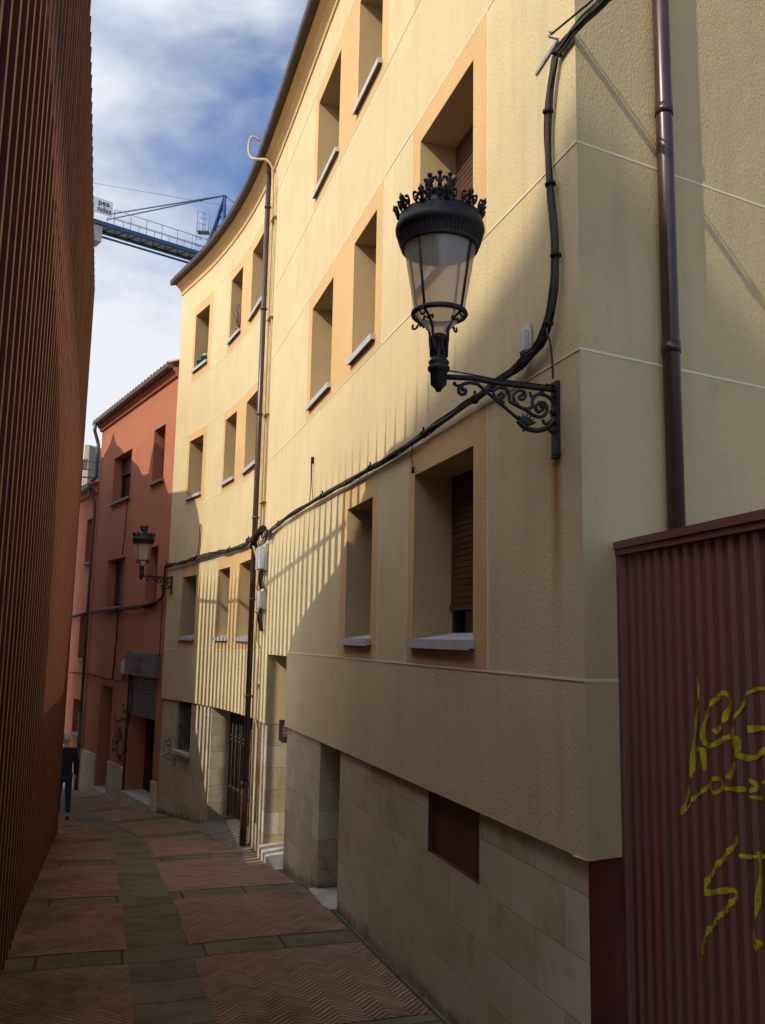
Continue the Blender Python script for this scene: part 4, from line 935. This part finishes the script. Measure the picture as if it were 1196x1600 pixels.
# small hanging wires
def drop(name, s, z0, z1, off, label, ts=.05):
    mb = MB(); mb.tube(smooth([P(s, off, z0), P(s + .015, off, (z0 + z1) / 2), P(s - .02, off, z1)]), .0045, 5); mb.tube([P(s - .02, off, z1 - ts), P(s - .02, off, z1)], .014, 8); tag(mb.build(name, M['cable']), label, 'wire')
drop('hanging_wire', 2.53, 1.55, 1.36, .03, 'short wire with a plug hanging over the surround of the nearest lower window')
mb = MB(); mb.tube(smooth([P(6.18, .03, 2.1), P(6.16, .03, 1.85), P(6.2, .03, 1.62)]), .005, 5); mb.tube(smooth([P(6.14, .03, 2.1), P(6.1, .03, 1.8), P(6.02, .03, 1.62)]), .004, 5); mb.tube([P(6.16, .02, 2.08), P(6.16, .02, 2.16)], .018, 8)
tag(mb.build('standing_wire', M['cable']), 'thin looped wire on a small clip above the cables, middle of the cream facade', 'wire')
mb = MB(); mb.tube(smooth([P(14.25, .04, 1.6), P(14.2, .04, 1.95), P(14.22, .04, 2.25), P(14.3, .04, 2.25), P(14.3, .04, 1.9), P(14.4, .04, 1.6)]), .008, 5)
tag(mb.build('wire_loop', M['cable']), 'narrow upright wire loop above the cables on the far curved part of the cream wall', 'wire')
# hook bracket and overhead cable
mb = MB(); a, b = hit(838, 116), hit(873, 62)
pa, pb = np.array(P(a[0], .012, a[1])), np.array(P(b[0], .012, b[1])); t = (pb - pa) / np.linalg.norm(pb - pa); side = np.cross(t, np.array([N0[0], N0[1], 0])); nn = np.array([N0[0], N0[1], 0])
mb.hexa([pa - side * .012 - nn * .01, pb - side * .012 - nn * .01, pb + side * .012 - nn * .01, pa + side * .012 - nn * .01], [pa - side * .012, pb - side * .012, pb + side * .012, pa + side * .012])
mb.tube([pb, pb + nn * .05, pb + nn * .06 + np.array([0, 0, .03]), pb + nn * .02 + np.array([0, 0, .035])], .006, 8)
tag(mb.build('anchor_bracket', M['steel']), 'flat galvanised steel anchor bracket at the top of the near corner', 'bracket')
# overhead cable: leaves the corner rising over the gate, direction found from its own shadow
mb = MB(); e3 = st3 + dd3 * 7
mb.tube([tuple(pb + nn * .04 + np.array([0, 0, .02])), tuple(st3 + dd3 * .3 + np.array([0, 0, .05]))] + [tuple(st3 + dd3 * 7 * k / 8 + np.array([0, 0, .05])) for k in range(1, 9)], .006, 8)
tag(mb.build('overhead_cable', M['cable']), 'dark cable stretched up and away from the anchor bracket at the near corner', 'cable')
# thin cables on the red wall
for pts, r, lab in (([P(20.0, .02, 3.7), P(20.0, .02, 2.8), P(20.15, .02, 2.1)], .012, 'thin cable hanging between the two left windows of the terracotta house'),
    ([P(20.2, .02, .6), P(20.25, .02, -.4), P(20.3, .03, -1.0), P(20.5, .03, -1.15), P(21.8, .03, -1.12), P(23.2, .04, -1.1), P(25, .04, -1.15)], .02, 'black cable dropping from the bundle and running left across the terracotta wall above the door'),
    ([P(20.4, .03, -1.12), P(19.8, .03, -1.16), P(19.3, .04, -1.1), P(19.15, .05, -.9)], .012, 'short cable from the meter box to the black wall cable on the terracotta house'),
    ([P(19.05, .04, -.75), P(18.95, .04, -.45), P(18.85, .04, -.38), P(18.7, .04, -.42)], .016, 'curved cable arching between the meter box and the shop sign'),
    ([P(16.55, .03, .8), P(16.6, .03, .2), P(16.58, .03, -.45)], .010, 'thin cable down the seam between cream and terracotta walls above the shop sign')):
    mb = MB(); mb.tube(smooth(pts), r, 6); tag(mb.build('wall_cable', M['cable']), lab, 'cable')

# ------------------------------------------------------------------ flower pots on the sills
def pot(s, o, z, h, m_, label, plant=None):
    e = empty('flower_pot', P(s, o, z), label, 'flower pot', local=True); mb = MB(); mb.lathe([(.001, 0), (h * .36, 0), (h * .5, h * .86), (h * .56, h * .86), (h * .56, h), (h * .5, h), (h * .46, h * .9), (.001, h * .88)], (0, 0), 14); mb.build('pot', m_, e)
    if plant == 'twigs':
        mb = MB()
        for k in range(26):
            a = random.uniform(0, 6.28); r = random.uniform(.03, .17); H = random.uniform(.35, .62); mb.tube([(0, 0, h * .8), (r * .4 * math.cos(a), r * .4 * math.sin(a), H * .5), (r * math.cos(a + .5), r * math.sin(a + .5), H), (r * .7 * math.cos(a + 1.1), r * .7 * math.sin(a + 1.1), H + .05)], .004, 4)
        mb.build('dry_plant', M['twig'], e)
    if plant == 'leaf':
        mb = MB()
        for k in range(14):
            a = random.uniform(0, 6.28); b = Vector((math.cos(a) * .05, math.sin(a) * .05, h + .03 * random.random())); mb.face([b, b + Vector((.03, .0, .02)), b + Vector((.03, .02, .05)), b + Vector((0, .02, .04))])
        mb.build('leaves', M['leaf'], e)
z3 = zm(5.68, 15) + .014
pot(15.12, -.05, z3, .16, M['potgreen'], 'green plastic flower pot, left of the pair on the top floor far window sill')
pot(14.82, -.05, z3, .17, M['potgreen'], 'green plastic flower pot with a few yellow leaves on the top floor far window sill', 'leaf')
pot(12.50, -.06, zm(5.68, 12.5) + .014, .13, M['potred'], 'red pot holding a dry twiggy plant on the top floor narrow window sill', 'twigs')

# ------------------------------------------------------------------ crane beyond the roofs
CR = empty('tower_crane', (-11.2, 56, -5), 'blue tower crane with railed jib, tie bars and white sign rising behind the roofs', 'crane')
ap = np.array([-11.2, 56.0, 30.0]); j0 = np.array([-18.9, 50.0, 25.0]); j1 = np.array([-10.9, 56.2, 25.0]); jd = (j1 - j0); JL = np.linalg.norm(jd); jd /= JL; jn = np.array([-jd[1], jd[0], 0]) * -1
def J(t, sd, z): return tuple(j0 + jd * t + jn * sd + np.array([0, 0, z]))
mb = MB()
for sd in (-.55, .55): mb.box(0, JL, sd - .09, sd + .09, -.12, .12, fn=J)
mb.tube([J(0.8, 0, -.9 + .3), J(JL, 0, -.6)], .07, 6)
n = 12
for i in range(n):
    t0, t1 = i * JL / n, (i + 1) * JL / n; mb.tube([J(t0, -.55, 0), J((t0 + t1) / 2, .55, 0), J(t1, -.55, 0)], .045, 5)
jo = mb.build('jib', M['blue'], CR)
mb = MB(); mb.box(0, JL, -.45, .45, .02, .05, fn=J); mb.build('deck', M['cranedeck'], jo)
mb = MB()
for sd in (-.62, .62):
    for zz in (.55, 1.1): mb.tube([J(2.0, sd, zz), J(JL - .6, sd, zz)], .022, 5)
    for i in range(8): t = 2 + i * (JL - 2.8) / 7; mb.tube([J(t, sd, .1), J(t, sd, 1.1)], .022, 5)
mb.build('railing', M['cranegrey'], jo)
mb = MB()
for dx, dy in ((-.7, -.5), (.7, -.5), (.7, .5), (-.7, .5)): mb.tube([(ap[0] + dx - .7, ap[1] + dy, 24.6), tuple(ap)], .10, 6)
for k in range(7):
    f = k / 7; z = 24.8 + f * 4.6; r = .62 * (1 - f); c = (ap[0] - .7 * (1 - f), ap[1]); q = [(c[0] - r, c[1] - r * .7, z), (c[0] + r, c[1] - r * .7, z + .5), (c[0] + r, c[1] + r * .7, z), (c[0] - r, c[1] + r * .7, z + .5), (c[0] - r, c[1] - r * .7, z)]; mb.tube(q, .04, 5)
mb.box(ap[0] - 1.3, ap[0] - .1, ap[1] - .6, ap[1] + .6, -6, 24.6); mb.build('mast', M['blue'], CR)
mb = MB(); px_, pz = ap[0] - 1.25, 27.3
mb.box(px_ - .5, px_ + .3, 55.7, 56.3, pz - .05, pz)
for x in (px_ - .5, px_ - .1, px_ + .3): mb.tube([(x, 55.7, pz), (x, 55.7, pz + 1.4)], .025, 5); mb.tube([(x, 56.3, pz), (x, 56.3, pz + 1.0)], .025, 5)
for z in (.5, .95, 1.4): mb.tube([(px_ - .5, 55.7, pz + z), (px_ + .1, 55.7, pz + z * .8)], .025, 5)
for k in range(5): z = pz - .5 - k * .5; mb.tube([(px_ - .2, 55.9, z), (px_ - .55, 55.6, z), (px_ - .6, 56.0, z), (px_ - .2, 56.1, z)], .02, 5)
mb.tube([(px_ - .58, 55.8, pz - 2.6), (px_ - .55, 55.8, pz)], .02, 5)
mb.build('access_cage', M['cranegrey'], CR)
mb = MB()
for sd in (-.5, .5): mb.tube([tuple(ap), J(1.9, sd, .85)], .05, 6)
mb.tube([tuple(ap), tuple(ap + np.array([6, 5, -3.2]))], .04, 6); mb.tube([tuple(ap), tuple(ap + np.array([9, 7, -3.6]))], .04, 6); mb.tube([J(-4, 0, 1.9), tuple(ap + np.array([-.3, 0, -.7]))], .012, 4)
mb.build('tie_bars', M['cranegrey'], CR)
mb = MB(); mb.box(-1.5, 1.85, .64, .70, .55, 1.5, fn=J); sgn = mb.build('sign', M['white'], CR)
mb = MB(); mb.box(.2, 1.35, -.5, .5, -1.15, -.14, fn=J); mb.build('counterweight', M['sky_concrete'], CR)
def text_mesh(body, size, origin, xdir, up, m_, parent, align='RIGHT'):
    cu = bpy.data.curves.new('lettering', 'FONT'); cu.body = body; cu.size = size; cu.extrude = .01; cu.align_x = align; cu.offset = 0.0
    ob = bpy.data.objects.new('lettering', cu); COL.objects.link(ob); dg = bpy.context.evaluated_depsgraph_get(); dg.update()
    me = bpy.data.meshes.new_from_object(ob.evaluated_get(dg)); bpy.data.objects.remove(ob); me.materials.clear(); me.materials.append(m_)
    z = Vector(xdir).cross(Vector(up)).normalized(); mt = Matrix((Vector(xdir).normalized(), Vector(up).normalized(), z)).transposed().to_4x4(); mt.translation = Vector(origin)
    me.transform(mt); o2 = bpy.data.objects.new('lettering', me); COL.objects.link(o2); o2.parent = parent; o2.matrix_parent_inverse = Matrix.Identity(4)
    return o2
for side_ in (.712,):
    for body, zz in (('pea', 1.10), ('ndas', .66)):
        o2 = text_mesh(body, .50, J(1.78 if body == 'ndas' else 1.62, side_, zz), jd, (0, 0, 1), M['black'], None); o2.parent = CR; o2.matrix_parent_inverse = Matrix.Translation(-Vector(CR.location))
# distant towers
def ptw(x, y, Y): r = ray(x, y); return r * (Y / r[1])
TW = empty('distant_block', (-27, 85, -6), 'tan apartment tower seen far off between the slats and the grey downpipe', 'building')
mb = MB(); a = ptw(143.5, 740, 80); b = ptw(149.5, 698, 80); c = ptw(159, 700, 83)
mb.hexa([(a[0], 80, -6), (b[0], 78.5, -6), (c[0], 83, -6), (a[0], 86, -6)], [(a[0], 80, b[2]), (b[0], 78.5, b[2] * .99), (c[0], 83, b[2] * 1.03), (a[0], 86, b[2])])
mb.build('wall', M['tower'], TW)
mb = MB()
for k in range(4): z = b[2] - 2 - k * 3; mb.box(a[0] + .05, b[0] - .05, 79.1 - 0, 79.2, z - .5, z + .4, fn=lambda x, y, z: (x, 80 - (x - a[0]) / (b[0] - a[0]) * 1.5 - .03 + (y - 79.1), z))
mb.build('window', M['glassdark'], TW)
T2 = empty('distant_block', (-29, 75, -6), 'narrow grey-brown tower far off, hard against the edge of the slats', 'building')
mb = MB(); a = ptw(130, 740, 70); b = ptw(140.5, 695, 70); mb.box(a[0], b[0], 70, 76, -6, b[2]); mb.build('wall', M['tower2'], T2)
mb = MB()
for k in range(3): z = b[2] - 1.6 - k * 2.8; mb.box(b[0] - .5, b[0] - .1, 69.97, 70.02, z - .4, z + .4)
mb.build('window', M['glassdark'], T2)

# ------------------------------------------------------------------ person walking away
rp = ray(96.5, 1281); tt = None
for t in np.linspace(10, 30, 2001):
    q = rp * t / rp[1]; s, o_ = inv(q)
    if q[2] < G(s): break
pos = q; print('person', pos, s, o_, 'a,lat', pos[:2].dot(U0), pos[:2].dot(N0))
def skin(name, verts, edges, radii, m_, parent, sub=2, root=0):
    me = bpy.data.meshes.new(name); me.from_pydata(verts, edges, []); o = bpy.data.objects.new(name, me); COL.objects.link(o)
    o.modifiers.new('skin', 'SKIN'); sv = me.skin_vertices[0].data if me.skin_vertices else None
    if not me.skin_vertices:
        bm = bmesh.new(); bm.from_mesh(me); bm.verts.layers.skin.verify(); bm.to_mesh(me); bm.free(); sv = me.skin_vertices[0].data
    for i, r in enumerate(radii): sv[i].radius = r if isinstance(r, tuple) else (r, r)
    sv[root].use_root = True
    su = o.modifiers.new('sub', 'SUBSURF'); su.levels = sub; su.render_levels = sub
    dg = bpy.context.evaluated_depsgraph_get(); dg.update(); me2 = bpy.data.meshes.new_from_object(o.evaluated_get(dg)); bpy.data.objects.remove(o)
    me2.materials.clear(); me2.materials.append(m_)
    for p in me2.polygons: p.use_smooth = True
    o = bpy.data.objects.new(name, me2); COL.objects.link(o); o.parent = parent; o.matrix_parent_inverse = Matrix.Identity(4); return o
PE = empty('person', tuple(pos), 'grey-haired person in dark jacket and blue jeans walking away past the end of the slats', 'person', local=True)
PE.rotation_euler = (0, 0, R_(28)); PE.scale = (.86, .95, 1.0)
bv = [(0, 0, .93), (0, 0, 1.12), (0, 0, 1.32), (0, .02, 1.46), (0, .03, 1.53), (0, .03, 1.62), (0, .03, 1.69),
      (-.10, 0, .90), (-.11, .06, .50), (-.11, .02, .09), (-.11, .16, .04), (.10, 0, .90), (.11, -.02, .50), (.11, -.12, .10), (.11, .0, .04),
      (-.17, .01, 1.40), (-.23, 0, 1.14), (-.24, .08, .90), (-.24, .12, .80), (.17, .01, 1.40), (.23, -.02, 1.14), (.24, -.03, .90), (.24, 0.0, .80)]
be = [(0, 1), (1, 2), (2, 3), (3, 4), (4, 5), (5, 6), (0, 7), (7, 8), (8, 9), (9, 10), (0, 11), (11, 12), (12, 13), (13, 14), (2, 15), (15, 16), (16, 17), (17, 18), (2, 19), (19, 20), (20, 21), (21, 22)]
br = [(.13, .10), (.13, .10), (.14, .10), (.06, .06), (.055, .06), (.075, .09), (.055, .07), .08, .055, .04, .03, .08, .055, .04, .03, .055, .042, .033, .03, .055, .042, .033, .03]
skin('body', bv, be, br, M['skin'], PE)
jv = [(0, 0, .76), (0, 0, 1.0), (0, 0, 1.20), (0, .01, 1.38), (0, .02, 1.47), (-.19, .01, 1.39), (-.25, 0, 1.14), (-.26, .08, .88), (.19, .01, 1.39), (.25, -.02, 1.14), (.26, -.03, .88)]
skin('jacket', jv, [(0, 1), (1, 2), (2, 3), (3, 4), (3, 5), (5, 6), (6, 7), (3, 8), (8, 9), (9, 10)], [(.19, .14), (.18, .14), (.18, .14), (.15, .11), (.075, .08), .085, .07, .055, .085, .07, .055], M['jacket'], PE)
skin('jeans', [(0, 0, .92), (-.10, 0, .86), (-.11, .06, .50), (-.11, .02, .11), (.10, 0, .86), (.11, -.02, .50), (.11, -.12, .13)], [(0, 1), (1, 2), (2, 3), (0, 4), (4, 5), (5, 6)], [(.14, .12), .10, .075, .06, .10, .075, .06], M['jeans'], PE)
for x, y in ((-.11, .02), (.11, -.12)):
    skin('shoe', [(x, y - .05, .045), (x, y + .08, .045), (x, y + .17, .035)], [(0, 1), (1, 2)], [(.045, .05), (.045, .045), (.04, .03)], M['shoe'], PE)
mb = MB(); mb.ball((0, .005, 1.66), .098, 12, sz=1.02); mb.build('hair', M['hair'], PE)
mb = MB(); mb.ball((-.09, .03, 1.60), .018, 6); mb.ball((.09, .03, 1.60), .018, 6); mb.build('ear', M['skin'], PE)
for o in bpy.data.objects:
    if '_local' in o: del o['_local']
